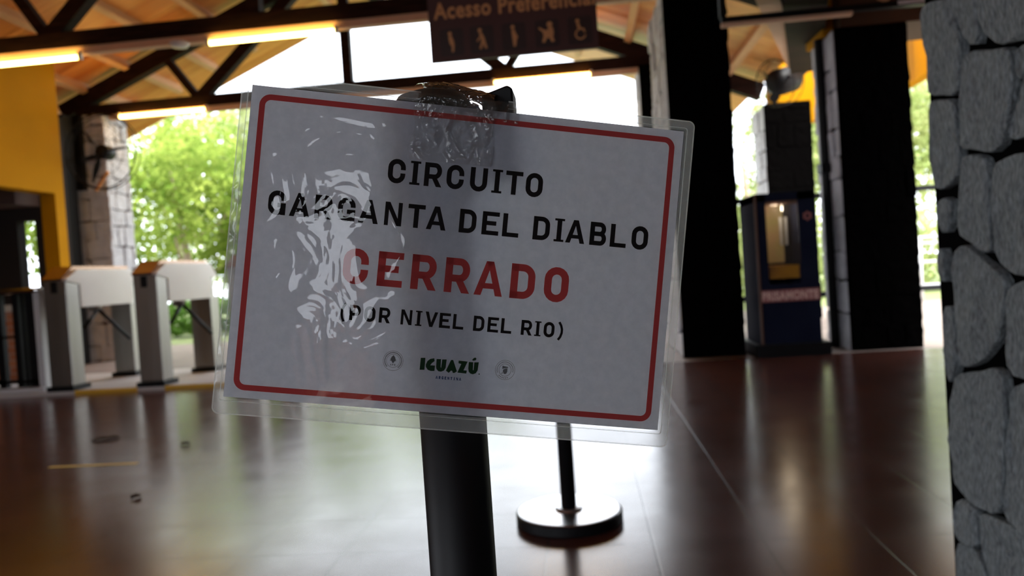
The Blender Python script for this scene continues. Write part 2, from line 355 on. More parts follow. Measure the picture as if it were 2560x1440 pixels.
X, Y, Z = Vector((1,0,0)), Vector((0,1,0)), Vector((0,0,1))
def stone_column(name, x0, x1, y0, y1, z1, label, seed, smat='light_stone', mort='mortar_dark', faces='fblr', group=None, front='front_shade_black'):
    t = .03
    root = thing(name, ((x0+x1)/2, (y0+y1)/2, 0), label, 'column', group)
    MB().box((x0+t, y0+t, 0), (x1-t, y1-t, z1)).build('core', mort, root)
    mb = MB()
    fb = MB() if front else mb  # front stones kept apart, their shade painted in as black
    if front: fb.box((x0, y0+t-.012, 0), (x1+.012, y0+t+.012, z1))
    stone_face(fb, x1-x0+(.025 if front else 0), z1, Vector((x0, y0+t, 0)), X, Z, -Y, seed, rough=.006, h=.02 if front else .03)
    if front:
        fb.build('shaded_front', front, root)['label'] = 'stone front with its shade painted black'
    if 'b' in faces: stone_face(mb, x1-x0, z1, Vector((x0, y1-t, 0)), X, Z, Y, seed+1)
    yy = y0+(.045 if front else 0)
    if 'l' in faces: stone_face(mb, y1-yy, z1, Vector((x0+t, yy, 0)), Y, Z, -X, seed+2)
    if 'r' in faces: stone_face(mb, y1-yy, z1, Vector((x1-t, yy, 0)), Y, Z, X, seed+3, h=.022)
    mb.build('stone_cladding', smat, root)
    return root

# ------------------------------------------------------------------ the setting
FX0, FX1 = -5.95, 4.0
fl = MB().box((-9, -4, -.1), (4.6, 6.03, 0)).build('floor', 'floor'); tag(fl, kind='structure', label='dark red polished tile floor of the open pavilion')
pv = MB().box((-30, 6.03, -.1), (30, 11.2, 0)).box((-30, -30, -.1), (-9, 6.03, 0)).box((4.6, -30, -.1), (30, 6.03, 0)).box((-9, -30, -.1), (4.6, -4, 0)).build('pavement', 'paving'); tag(pv, kind='structure')
gr = MB().box((-30, 11.2, -.12), (30, 60, 0)).build('lawn', 'grass'); tag(gr, kind='structure')
RZ = lambda x: 4.97-.425*abs(x+2.7)
# ceiling: two slopes of planks with purlins
mb = MB(); YB, YF = -4.0, 11.2
k = 0; y = YB
while y < YF-.001:
    y2 = min(y+.11, YF); dz = R_.uniform(-.003, .003)
    for a, b in ((-8.6, -2.7), (-2.7, 3.35 if y < 6.3 else 2.30)):
        za, zb = RZ(a)+dz, RZ(b)+dz
        mb.add([(a, y+.004, za), (b, y+.004, zb), (b, y2-.004, zb), (a, y2-.004, za)], [(0, 3, 2, 1)])
        mb.add([(a, y2-.004, za), (b, y2-.004, zb), (b, y2+.004, zb+.012), (a, y2+.004, za+.012)], [(0, 3, 2, 1)])
    y = y2
for a, b, ya, yb in ((-8.6, -2.7, YB, YF), (-2.7, 2.30, YB, YF), (2.30, 3.35, YB, 6.3)):
    za, zb = RZ(a)+.02, RZ(b)+.02
    mb.add([(a, ya, za), (b, ya, zb), (b, yb, zb), (a, yb, za), (a, ya, za+.10), (b, ya, zb+.10), (b, yb, zb+.10), (a, yb, za+.10)],
           [(0,3,2,1),(4,5,6,7),(0,1,5,4),(1,2,6,5),(2,3,7,6),(3,0,4,7)])
ceil = mb.build('ceiling', 'planks'); tag(ceil, kind='structure', label='gable roof underside of orange varnished planks')
for sgn in (-1, 1):
    for k in range(1, 11):
        x = -2.7+sgn*.57*k
        if x < -8.5 or x > 3.3: continue
        z = RZ(x)-.062
        MB().bar((x, YB, z), (x, 10.45 if x < 2.25 else 6.2, z), .075, .12, upv=(-sgn*.39 if 0 else .39*sgn, 0, .92)).build('purlin', 'purlin_wood', ceil)
MB().box((-2.76, YB, RZ(-2.7)-.2), (-2.64, YF-.05, RZ(-2.7)-.05)).build('ridge_beam', 'dark_wood', ceil)

def truss(name, y, zb, label, group):
    root = thing(name, (-2.7, y, zb), label, 'truss', group)
    T = .12
    MB().box((-6.25, y-T/2, zb), (1.2, y+T/2, zb+.14)).build('bottom_chord', 'dark_wood', root)
    cz = lambda x: RZ(x)-.19
    for s in (-1, 1):
        xe = -6.45 if s < 0 else 2.22
        MB().bar((xe, y, cz(xe)), (-2.7, y, cz(-2.7)+.0), T, .19, upv=(0, 0, 1)).build('top_chord', 'dark_wood', root)
        xb = -2.7+s*1.93
        MB().bar((xb, y, zb+.1), (xb+s*.42, y, cz(xb+s*.42)), T*.8, .09).build('web_strut', 'dark_wood', root)
        MB().bar((xb, y, zb+.1), (-2.7+s*.38, y, cz(-2.7+s*.38)), T*.9, .14).build('web_brace', 'dark_wood', root)
    MB().box((-2.77, y-T*.45, zb+.14), (-2.65, y+T*.45, cz(-2.7))).build('king_post', 'dark_wood', root)
    MB().box((-6.2, y-.05, zb-.065), (.85, y+.03, zb-.001)).build('batten', 'batten', root)
    return root
truss('roof_truss', 6.5, 3.05, 'dark timber roof truss in front, spanning above the turnstiles', 'dark timber roof trusses')
truss('roof_truss', 9.2, 3.10, 'dark timber roof truss farther back, at the open gable end', 'dark timber roof trusses')
# hip rafter at the right
eb = MB().bar((1.569, 5.200, 2.602), (2.355, 7.900, 2.667), .30, .16).build('eave_beam', 'dark_wood', ceil)
MB().bar((1.300, 5.200, 2.603), (2.259, 7.900, 2.692), .15, .10).build('board', 'batten', eb)

# tube lamps
def tube_lamp(x0, x1, y, z, label):
    t = thing('tube_lamp', ((x0+x1)/2, y, z), label, 'lamp', 'tube lamps under the trusses')
    MB().tube([(x0+.03, y, z), (x1-.03, y, z)], .019, 14).build('tube', 'lamp', t, smooth=True)
    MB().box((x0, y-.02, z-.02), (x0+.03, y+.02, z+.045)).build('end_cap', 'lamp_cap', t)
    MB().box((x1-.03, y-.02, z-.02), (x1, y+.02, z+.045)).build('end_cap', 'lamp_cap', t)
    return t
tube_lamp(-5.48, -4.29, 6.42, 2.945, 'lit tube lamp above the yellow wall, at the left end of the front truss')
tube_lamp(-3.13, -1.95, 6.42, 2.955, 'lit tube lamp under the middle of the front truss')
tube_lamp(-5.68, -4.50, 9.12, 3.055, 'lit tube lamp over the bright tree, under the rear truss')
tube_lamp(-.93, .27, 9.12, 3.06, 'lit tube lamp under the right half of the rear truss')
sd = MB().lathe([(.03, 0), (.075, -.005), (.085, -.02), (.07, -.045), (.02, -.055)], (-3.38, 6.42, 2.995), 24).build('ceiling_sensor', 'white_plastic', smooth=True)
tag(sd, 'small round white fitting under the front truss between two tube lamps', 'sensor')
sd2 = MB().lathe([(.02, 0), (.05, -.005), (.055, -.02), (.045, -.035), (.01, -.04)], (-5.86, 9.13, 3.04), 24).build('ceiling_sensor', 'white_plastic', smooth=True)
tag(sd2, 'tiny round pale fitting at the left end of the rear truss', 'sensor')

# columns
stone_column('stone_column', .77, 1.25, 6.2, 7.45, 3.02, 'tall black-fronted stone column just right of the paper sign', 11)
c2 = stone_column('stone_column', 2.05, 2.57, 6.1, 6.72, 2.50, 'thick black-fronted stone column between the blue cabinet and the near stone wall', 21)
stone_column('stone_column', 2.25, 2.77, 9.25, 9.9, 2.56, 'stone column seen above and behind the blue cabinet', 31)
stone_column('stone_column', .80, 1.28, 9.0, 9.7, 3.09, 'stone column at the right end of the rear truss, half hidden behind the tall black-fronted one', 41)
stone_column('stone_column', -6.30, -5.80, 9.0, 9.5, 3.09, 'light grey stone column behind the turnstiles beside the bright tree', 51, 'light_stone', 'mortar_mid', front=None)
pp = MB().tube([(2.02, 6.42, 0), (2.02, 6.42, 2.5)], .035, 12).build('pipe', 'black_metal'); 
cl = MB().box((1.97, 6.36, 1.42), (2.06, 6.48, 1.50)).build('pipe_clamp', 'black_metal', pp)
tag(pp, 'black vertical pipe on the lit side of the thick black column', 'pipe')

# near pillar at the right with traced stones
SX = .80
def fy(px_, py_):
    # point of the pillar's left face (plane x = SX) that the photograph shows there
    d = rt*((px_-1280)/1900)-up*((py_-720)/1900)+fw; t = SX/d.x
    return (t*d.y, .8+t*d.z)
pst = [
 [(215,30),(310,0),(325,-8),(380,110),(405,200),(400,350),(398,465),(330,478),(252,475),(240,350),(222,220),(197,60)],
 [(328,-30),(485,-60),(490,100),(495,232),(450,240),(420,180),(392,115)],
 [(498,-60),(760,-60),(760,195),(720,205),(590,222),(570,178),(512,190),(500,100)],
 [(440,268),(510,242),(590,245),(660,238),(668,400),(655,520),(640,640),(612,742),(560,768),(500,738),(404,738),(402,600),(402,500),(408,340)],
 [(255,502),(378,502),(383,600),(393,700),(400,800),(398,888),(350,920),(312,958),(272,950),(262,800),(252,620)],
 [(780,250),(780,660),(720,684),(650,705),(660,650),(690,540)],
 [(678,235),(780,215),(780,236),(715,400),(690,430),(675,330)],
 [(430,778),(528,778),(542,900),(550,1000),(562,1270),(540,1265),(470,1212),(397,1192),(395,1050),(397,930),(408,830)],
 [(562,850),(640,785),(720,762),(790,745),(790,1400),(720,1370),(655,1368),(605,1330),(580,1250),(570,1000)],
 [(285,1012),(350,985),(362,1060),(340,1180),(305,1180)],
 [(290,1232),(322,1232),(332,1420),(308,1420)],
 [(362,1275),(432,1220),(600,1372),(632,1395),(632,1460),(605,1640),(578,1730),(500,1818),(412,1838),(388,1640),(364,1440)],
 [(642,1435),(720,1402),(790,1405),(790,1880),(720,1895),(682,1898),(642,1820),(628,1760)],
 [(402,1864),(600,1842),(625,1900),(622,2200),(618,2500),(598,2585),(520,2545),(432,2495),(378,2420),(354,2200),(358,1960)],
 [(682,1922),(790,1905),(790,2680),(720,2660),(635,2615),(640,2300),(645,2100)],
 [(378,2492),(440,2502),(488,2545),(493,2735),(470,2738),(382,2688),(372,2620)],
 [(502,2562),(560,2580),(720,2664),(790,2700),(790,2940),(575,2940),(525,2745)],
 [(388,2702),(488,2752),(555,2940),(400,2940)],
 [(322,1512),(362,1522),(392,1800),(350,1935),(328,1700)],
]
far_y = fy(2320, 300)[0]
root = thing('near_stone_pillar', (SX+.35, 1.4, 0), 'rough grey stone pillar close by at the right edge of the view, with wide black joints', 'pillar')
cb_ = MB().box((SX+.016, .55, 0), (SX+.75, far_y+.02, 3.4)).build('core', 'mortar_dark', root)
mb = MB()
for pl in pst:
    ca, cb = sum(a for a, b in pl)/len(pl), sum(b for a, b in pl)/len(pl)
    q = [fy(2200+(a+(3 if a > ca else -3))/2, (b+(3 if b > cb else -3))/2) for a, b in pl]
    stone(mb, q, Vector((SX+.016, 0, 0)), Y, Z, -X, h=.020, rough=.006, rings=8, inset=.004, soft=1)
ys = [fy(2595, 700)[0]]; 
stone_face(mb, 1.18-.55, 3.4, Vector((SX+.016, .55, 0)), Y, Z, -X, 71, size=(.14, .24), h=.022)
ztop = fy(2330, -40)[1]; zbot = fy(2400, 1475)[1]
stone_face(mb, far_y-1.19, 3.4-ztop, Vector((SX+.016, 1.19, ztop)), Y, Z, -X, 72, size=(.14, .24), h=.022)
stone_face(mb, far_y-1.19, zbot, Vector((SX+.016, 1.19, 0)), Y, Z, -X, 73, size=(.10, .2), h=.022)
stone_face(mb, .72, 3.4, Vector((SX+.02, far_y+.0, 0)), X, Z, Y, 74, size=(.14, .26), h=.03)
mb.build('stone_cladding', 'mid_stone', root)

# yellow walls, booth at the left
wl = MB()
wl.box((FX0-.18, 1.2, 2.03), (FX0, 8.22, 3.62)).box((FX0-.18, -4, 2.5), (FX0, 1.2, 3.62)).box((FX0-.18, 1.2, 0), (FX0, 3.2, 2.03)).box((FX0-.18, -4, 0), (FX0, -3.6, 2.5)).box((FX0-.18, 8.22, 0), (FX0, 8.38, 3.62))  # unseen near opening sized to light the sign's front
wl = wl.build('wall_left', 'yellow'); tag(wl, kind='structure', label='ochre yellow wall over the dark service opening')
bb = MB()
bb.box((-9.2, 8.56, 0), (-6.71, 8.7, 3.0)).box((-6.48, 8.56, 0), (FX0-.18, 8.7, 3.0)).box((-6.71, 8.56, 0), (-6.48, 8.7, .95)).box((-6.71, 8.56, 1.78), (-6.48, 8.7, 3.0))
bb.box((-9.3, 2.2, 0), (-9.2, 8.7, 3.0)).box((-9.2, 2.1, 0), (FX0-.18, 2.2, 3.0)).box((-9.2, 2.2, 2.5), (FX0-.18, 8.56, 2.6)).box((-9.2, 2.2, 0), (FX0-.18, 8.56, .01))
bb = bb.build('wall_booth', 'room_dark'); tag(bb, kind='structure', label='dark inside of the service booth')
sf = MB().box((-6.95, 8.1, 1.93), (-6.35, 8.5, 2.12)).build('wall_cabinet', 'brown_panel'); tag(sf, 'dull brown box high on the wall inside the dark booth', 'box')
bp = MB().box((-6.30, 8.71, 0), (-6.13, 8.88, 3.05)).build('post', 'black_metal'); tag(bp, 'black upright post between the yellow wall and the light grey column', 'post')
# back and right walls behind the viewer; back openings shaped to light the sign
wb = MB().prism([(-8.9, 0), (-5.2, 0), (-5.2, 2.4), (-2.0, 2.4), (-2.0, 0), (-.32, 0), (-.32, 1.8), (.10, 1.8), (.10, 0), (3.35, 0), (3.35, 2.45), (-2.7, 5.02), (-8.6, 2.5), (-8.9, 2.4)], -4.1, -4.0).build('wall_back', 'room_dark'); tag(wb, kind='structure')
gw = MB().box((-3, -6.4, 0), (3, -6.2, .62)).build('added_reflected_wall', 'brick'); tag(gw, kind='structure')  # unseen low wall, added to reflect orange in the film
wr = MB().box((3.0, -4, 0), (3.15, 5.6, 2.5)).build('wall_right', 'room_dark'); tag(wr, kind='structure')
M['ochre_shaded'] = mat('shaded_ochre_paint', (.045, .018, .005), .8, col2=(.055, .022, .006), noise_s=4)  # unlit front of the ochre lintel, shade mixed into the colour
MB().box((2.02, 6.3, 2.50), (2.10, 6.75, 3.4)).build('trim_2', 'yellow')['kind'] = 'structure'  # lit end of the same lintel, left plain ochre
ly = MB().box((2.10, 6.12, 2.50), (4.2, 6.7, 3.4)).build('wall_beam', 'ochre_shaded'); tag(ly, kind='structure', label='ochre lintel over the thick black-fronted column, shade painted in')
l2 = MB().box((2.34, 9.3, 2.575), (3.9, 9.5, 3.9)).box((2.80, 9.3, 2.33), (3.02, 9.5, 2.575)).build('wall_lintel', 'yellow'); tag(l2, kind='structure', label='ochre lintel behind the cabinet')
l3 = MB().box((4.0, 7.0, 2.71), (4.15, 11.2, 4.2)).build('wall_fascia', 'yellow'); tag(l3, kind='structure')

# hanging black frame at the upper right
fr = thing('suspended_bracket', (1.9, 5.6, 2.48), 'black metal frame hanging under the roof in front of the thick column', 'frame')
MB().box((1.10, 5.57, 2.46), (2.75, 5.63, 2.50)).build('bottom_rail', 'black_metal', fr)
MB().box((1.09, 5.57, 2.50), (1.13, 5.63, 3.35)).build('side_post', 'black_metal', fr)
MB().box((2.71, 5.57, 2.50), (2.75, 5.63, 2.66)).build('side_post', 'black_metal', fr)
MB().box((1.10, 5.575, 2.435), (2.0, 5.625, 2.459)).build('lower_batten', 'batten', fr)
MB().box((2.30, 5.56, 2.470), (2.62, 5.568, 2.492)).build('pale_strip', 'white_plastic', fr)

# ------------------------------------------------------------------ hanging sign
def text_mesh(body, size, offset, width=None):
    cu = bpy.data.curves.new('t', 'FONT'); cu.body = body; cu.size = size; cu.offset = offset; cu.fill_mode = 'FRONT'; cu.resolution_u = 3; cu.space_character = 1.08
    o = bpy.data.objects.new('t', cu); COL.objects.link(o); dg = bpy.context.evaluated_depsgraph_get()
    me = bpy.data.meshes.new_from_object(o.evaluated_get(dg)); vs = [v.co.copy() for v in me.vertices]; fs = [tuple(p.vertices) for p in me.polygons]
    bpy.data.objects.remove(o); bpy.data.curves.remove(cu); bpy.data.meshes.remove(me)
    x0 = min(v.x for v in vs); x1 = max(v.x for v in vs); s = (width/(x1-x0)) if width else 1
    return [((v.x-x0)*s, v.y) for v in vs], fs
def put_text(mb, body, size, width, org, U, V, N, off=.012, depth=.004):
    vs, fs = text_mesh(body, size, off, width)
    mb.add([org+U*a+V*b+N*depth for a, b in vs], fs)
hs = thing('hanging_sign', (-.35, 5.0, 2.2), 'brown hanging board with ochre lettering and five pictograms', 'sign')
MB().box((-.905, 5.0, 2.205), (.20, 5.03, 2.70)).build('board', 'sign_brown', hs)
mb = MB(); put_text(mb, 'Acesso Preferencial', .148, 1.06, Vector((-.868, 5.0, 2.487)), X, Z, -Y, .004); mb.build('lettering', 'sign_gold', hs)
for x in (-.8, .1): MB().tube([(x, 5.015, 2.70), (x, 5.015, RZ(x)-.02)], .008, 8).build('hanger', 'black_metal', hs)
for k, cxk in enumerate((-.758, -.557, -.346, -.128, .085)):
    c = Vector((cxk, 4.998, 2.328)); t = MB()
    w_ = .078; t.add([c+X*a*w_+Z*b*.088 for a, b in ((-.85,-1),(.85,-1),(1,-.85),(1,.85),(.85,1),(-.85,1),(-1,.85),(-1,-.85))], [tuple(range(8))])
    tl_ = t.build('pictogram_tile', 'sign_dark', hs)
    g = MB(); c = Vector((cxk, 4.995, 2.328))
    P = lambda pl: g.add([c+X*a*.01+Z*b*.01 for a, b in pl], [tuple(range(len(pl)))])
    def head(x, y, r=1.3): P([(x+r*math.cos(i*math.pi/5), y+r*math.sin(i*math.pi/5)) for i in range(10)])
    if k == 0: head(-1, 5.6); P([(-2,4),(0,4.3),(1.2,1),(1.6,-2),(1,-6.5),(-.3,-6.5),(-.2,-2.5),(-1.2,-1.5),(-1.8,1)])
    if k == 1: head(-1.2, 6); P([(-2,4.6),(0,4.4),(1.6,1),(2.2,-2),(3.2,-6),(1.8,-6.2),(.6,-3),(-.8,-6.4),(-2,-6),(-.6,-1.5),(-.8,1.5)]); P([(-.8,2.8),(-2.8,.4),(-3.6,-1),(-3,-1.4),(-1,1)])
    if k == 2: head(-.6, 6); P([(-1.4,4.4),(.6,4.4),(1.2,2),(2.6,-.5),(1.8,-2),(.9,-6.6),(-.6,-6.6),(-1,-2),(-1.3,1)])
    if k == 3: head(1.8, 5.6, 1.9); P([(.8,4.2),(3.8,3.6),(4.2,0),(3.6,-3),(4.6,-5.4),(2.6,-6),(1.2,-3),(-.4,-3.2),(-2,-6),(-3.6,-5.6),(-2.4,-1.6),(-3,1),(-5.6,3.4),(-5,4.2),(-1.8,2.2),(.4,2)])
    if k == 4:
        head(-1.4, 6); P([(-2.2,4.6),(-.4,4.6),(.6,1.4),(2.6,1.2),(3.6,-1.6),(2.6,-2),(1.6,.2),(-1.2,0)])
        for i in range(14):
            a0, a1 = math.radians(110+i*17), math.radians(110+(i+1)*17); P([(4*math.cos(a0)*.9+.2, 3.6*math.sin(a0)-2.6), (4*math.cos(a1)*.9+.2, 3.6*math.sin(a1)-2.6), (3*math.cos(a1)*.9+.2, 2.6*math.sin(a1)-2.6), (3*math.cos(a0)*.9+.2, 2.6*math.sin(a0)-2.6)])
    gb = g.build('figure', 'sign_gold', tl_); gb.location = (0, 0, 0)

# ------------------------------------------------------------------ turnstiles
def turnstile():
    t = thing('turnstile', (0, 0, 0), 'x', 'turnstile', 'tripod turnstiles', local=True)
    MB().box((0, 0, .04), (.205, .165, .93)).build('front_leg', 'steel', t, bevel=.006)
    MB().box((0, .90, .04), (.205, 1.07, .72)).build('rear_leg', 'steel', t, bevel=.006)
    MB().prism_x([(.166, .705), (.90, .705), (1.07, .705), (1.07, .93), (.94, 1.035), (.16, 1.035), (.0, .955), (.0, .931), (.166, .931)], .002, .165).build('housing', 'steel', t)
    hd = MB().prism_x([(.172, .70), (.93, .70), (.93, .90), (1.072, .90), (.95, 1.03), (.16, 1.03), (.002, .95), (.002, .935), (.172, .90)], .165, .212).build('side_panel', 'white_panel', t, bevel=.004)
    MB().prism_x([(-.01, .955), (.005, .935), (.17, 1.035), (.95, 1.035), (.95, 1.06), (.15, 1.06)], -.006, .175).build('top_lid', 'steel_top', t)
    MB().box((.07, -.006, .835), (.125, .0, .93)).build('card_reader', 'black_metal', t)
    hub = MB().tube([(.10, .50, .705), (.14, .50, .66)], [.06, .045], 16).build('tripod_hub', 'steel', t, smooth=True)
    for dx, dy, dz in ((.16, .20, -.30), (.02, -.24, -.16)):
        MB().tube([(.14, .50, .67), (.14+dx, .50+dy, .67+dz)], .016, 10).build('arm', 'black_metal', t, smooth=True)
    MB().box((-.02, -.03, .0), (.225, .20, .04)).build('foot_plate', 'black_metal', t); MB().box((-.02, .87, .0), (.225, 1.10, .04)).build('foot_plate', 'black_metal', t)
    return t
ts = turnstile(); ts.location = (-4.56, 6.06, .03); ts['label'] = 'steel turnstile with white side panel next to the railing counter, leftmost of the row'
dup(ts, (-3.755, 6.06, .03), 'steel turnstile with white side panel, between the other two of the row')
dup(ts, (-2.93, 6.06, .03), 'steel turnstile of the row that stands mostly behind the paper sign')
pf = MB().box((-5.5, 6.035, 0), (-2.2, 7.35, .03)).build('platform', 'concrete'); tag(pf, kind='structure', label='low pale plinth under the turnstiles')
ysb = MB().box((-4.32, 6.018, 0), (-3.77, 6.034, .034)).box((-3.52, 6.018, 0), (-2.95, 6.034, .034)).build('trim_1', 'yellow_strip'); tag(ysb, kind='structure', label='yellow painted plinth edge')

# counter with black bars at far left
ct = thing('railing_counter', (-5.2, 6.35, 0), 'white topped counter on black bars at the far left edge', 'counter')
MB().box((-5.9, 6.12, .885), (-4.665, 6.62, .93)).build('countertop', 'polished_top', ct, bevel=.020)
MB().box((-5.9, 6.1, 0), (-4.66, 6.66, .065)).build('base', 'grey_paint', ct)
for x, wd in ((-5.60, .07), (-5.36, .05), (-5.10, .065), (-4.935, .055), (-4.868, .022), (-4.79, .085)):
    MB().box((x-wd/2, 6.19, .065), (x+wd/2, 6.24, .885)).build('bar', 'black_metal', ct)
MB().box((-5.9, 6.19, .50), (-4.93, 6.22, .52)).build('cross_rail', 'black_metal', ct)
MB().box((-5.9, 6.19, .10), (-4.75, 6.22, .13)).build('cross_rail', 'black_metal', ct)
MB().box((-4.745, 6.17, .065), (-4.69, 6.6, .885)).build('end_panel', 'grey_paint', ct)
bw = thing('brick_wall', (-6.3, 7.45, 0), 'low orange brick wall with cream coping behind the counter', 'wall')
MB().box((-7.6, 7.4, 0), (-5.58, 7.55, .72)).build('bricks', 'brick', bw)
MB().box((-7.6, 7.37, .72), (-5.55, 7.58, .79)).build('coping', 'white_top', bw)

# ------------------------------------------------------------------ fans
def wall_fan(name, c, rz, label, rad=.44, wire=1):
    f = thing(name, c, label, 'fan', local=True)
    mo = MB().tube([(0, .16, 0), (0, .12, 0), (0, -.04, 0), (0, -.07, 0)], [.05, .085, .085, .05], 20).build('motor', 'black_metal', f, smooth=True)
    for a in (4, 128, 250):
        ca, sa = math.cos(math.radians(a)), math.sin(math.radians(a)); u = Vector((ca, 0, sa)); v = Vector((-sa, 0, ca))
        b = MB(); n_ = 8; vs = []; 
        for i in range(n_+1):
            t = i/n_; r = .06+(rad*.86-.06)*t; wd = .030+.045*math.sin(math.pi*min(1, t*1.15)); tw = .9
            for s in (-1, 1): vs += [u*r+v*s*wd*.6*.5+Y*(-.05+s*wd*tw*.35), u*r+v*s*wd*.6*.5+Y*(-.046+s*wd*tw*.35)]
        fs = []
        for i in range(n_):
            a0 = i*4; fs += [(a0, a0+2, a0+6, a0+4), (a0+1, a0+5, a0+7, a0+3), (a0, a0+4, a0+5, a0+1), (a0+2, a0+3, a0+7, a0+6)]
        b.add(vs, fs).build('blade', 'black_metal', f)
    cg = MB()
    for r, yy, th in ((rad, -.05, .009), (rad, .04, .007), (rad*.72, -.10, .0025), (rad*.4, -.13, .0025)):
        cg.tube([(r*math.cos(2*math.pi*k/48), yy, r*math.sin(2*math.pi*k/48)) for k in range(48)], th*wire, 6, closed=True)
    for k in range(24):
        a = 2*math.pi*k/24; u = Vector((math.cos(a), 0, math.sin(a)))
        cg.tube([u*.03-Y*.135, u*rad*.4-Y*.13, u*rad*.72-Y*.10, u*rad-Y*.05, u*rad+Y*.04], .0012, 5)
    cg.build('cage', 'black_metal', f)
    return f
f1 = wall_fan('wall_fan', (-5.57, 8.6, 2.53), 0, 'black wall fan on the light grey column, its cage against the tree')
MB().box((-.60, .33, -.38), (-.50, .40, .55)).build('bracket', 'black_metal', f1)
MB().bar((-.54, .36, .0), (0, .14, 0), .04, .05).build('bracket_arm', 'black_metal', f1)
MB().bar((-.26, .20, -.42), (-.04, .12, -.22), .035, .03).build('orange_piece', 'orange_tone', f1)  # plain orange bar slanting below the motor
f2 = wall_fan('wall_fan', (2.278, 8.600, 2.662), 0, 'black wall fan above the cabinet at the right, seen against the yellow wall', .15, .35)
f2.scale = (1.7, 1.7, 1.7); f2.rotation_euler = (math.radians(15), 0, math.radians(-55))
MB().bar((0, .14, 0), (.10, .40, .12), .05, .05).build('bracket', 'black_metal', f2)

# ------------------------------------------------------------------ vending cabinet
vc = thing('prize_cabinet', (1.58, 6.3, 0), 'dark blue cabinet with a glazed window and pink lettering between two black-fronted columns', 'cabinet')
vx0, vx1, vy0, vy1 = 1.345, 1.80, 6.0, 6.55
b = MB(); b.box((vx0, vy0+.02, .10), (vx1, vy1, .56)).box((vx0, vy0+.02, .56), (vx0+.085, vy1, 1.26)).box((vx1-.13, vy0+.02, .56), (vx1, vy1, 1.26)).box((vx0, vy0+.02, 1.20), (vx1, vy1, 1.262)).box((vx0+.085, vy1-.03, .56), (vx1-.13, vy1, 1.20))
b.build('body', 'navy', vc)
MB().box((vx0-.05, vy0-.03, 0), (vx1+.05, vy1, .10)).build('plinth', 'black_metal', vc)
MB().box((vx0-.002, vy0, .10), (vx0+.014, vy0+.02, 1.255)).build('corner_trim', 'bronze_trim', vc)
MB().box((vx0+.085, vy1-.08, .72), (vx1-.13, vy1-.031, 1.20)).build('printed_back', 'tan', vc)
MB().box((vx0+.085, vy0+.06, .60), (vx1-.13, vy1-.1, .70)).build('tray', 'amber', vc)
MB().box((vx0+.085, vy0+.03, 1.17), (vx1-.13, vy0+.05, 1.20)).build('window_header', 'bronze_trim', vc)
cr_ = MB().tube([(1.60, 6.2, 1.20), (1.60, 6.2, 1.13)], .008, 8).build('hoist_wire', 'silver', vc)
MB().lathe([(.002, -.03), (.02, -.022), (.028, 0), (.02, .022), (.002, .03)], (1.60, 6.2, 1.12), 16).build('white_ball', 'white_ball', cr_, smooth=True)
MB().box((1.575, 6.19, .86), (1.59, 6.21, 1.08)).box((1.615, 6.19, .86), (1.63, 6.21, 1.08)).build('prize_tube', 'silver', vc)
MB().box((vx0+.085, vy0+.018, .70), (vx1-.13, vy0+.022, 1.20)).build('glass', 'glass', vc)
MB().box((vx0+.016, vy0+.010, .425), (vx1-.002, vy0+.019, .515)).build('name_band', 'pink_print', vc)
mb = MB(); put_text(mb, 'PRISAMONTE', .088, .42, Vector((vx0+.022, vy0+.010, .440)), X, Z, -Y, .003, .003); mb.build('lettering', 'pink_light', vc)
em = MB(); c = Vector((vx1-.06, vy0+.018, 1.07))
for i in range(6):
    a = math.radians(i*60+30); cc = c+X*.024*math.cos(a)+Z*.024*math.sin(a)
    em.add([cc+X*.012*math.cos(j*math.pi/4)+Z*.012*math.sin(j*math.pi/4) for j in range(8)], [tuple(range(8))])
em.build('emblem', 'pink_print', vc)

cl_d = bpy.data.lights.new('added_cabinet_fill', 'POINT'); cl_d.energy = .35; cl_d.color = (1, .8, .55); cl_d.shadow_soft_size = .03  # point light added to brighten the cabinet's window
cl_o = bpy.data.objects.new('added_cabinet_fill', cl_d); COL.objects.link(cl_o); cl_o.parent = vc; cl_o.location = Vector((1.52, 6.1, 1.14))-vc.location
# black rails behind the columns, silver railing outdoors
rl = thing('black_railing', (2.4, 6.95, 0), 'black two-rail barrier behind the black columns', 'railing')
for z in (1.28, .41): MB().box((1.25, 6.92, z-.022), (3.9, 6.96, z+.022)).build('rail', 'black_metal', rl)
for x in (1.30, 3.86): MB().box((x-.02, 6.92, 0), (x+.02, 6.96, 1.3)).build('post', 'black_metal', rl)
sr = thing('tube_railing', (5.5, 11.0, 0), 'pale tube railing outdoors, seen between the thick column and the near stone pillar', 'railing')
for z in (.88, .80, .54, .22): MB().tube([(3.4, 11.0, z), (9.5, 11.0, z)], .02, 10).build('rail', 'silver', sr, smooth=True)
for x in (3.4, 4.66, 6.0, 7.8, 9.4): MB().tube([(x, 11.0, 0), (x, 11.0, .9)], .022, 10).build('post', 'silver', sr, smooth=True)

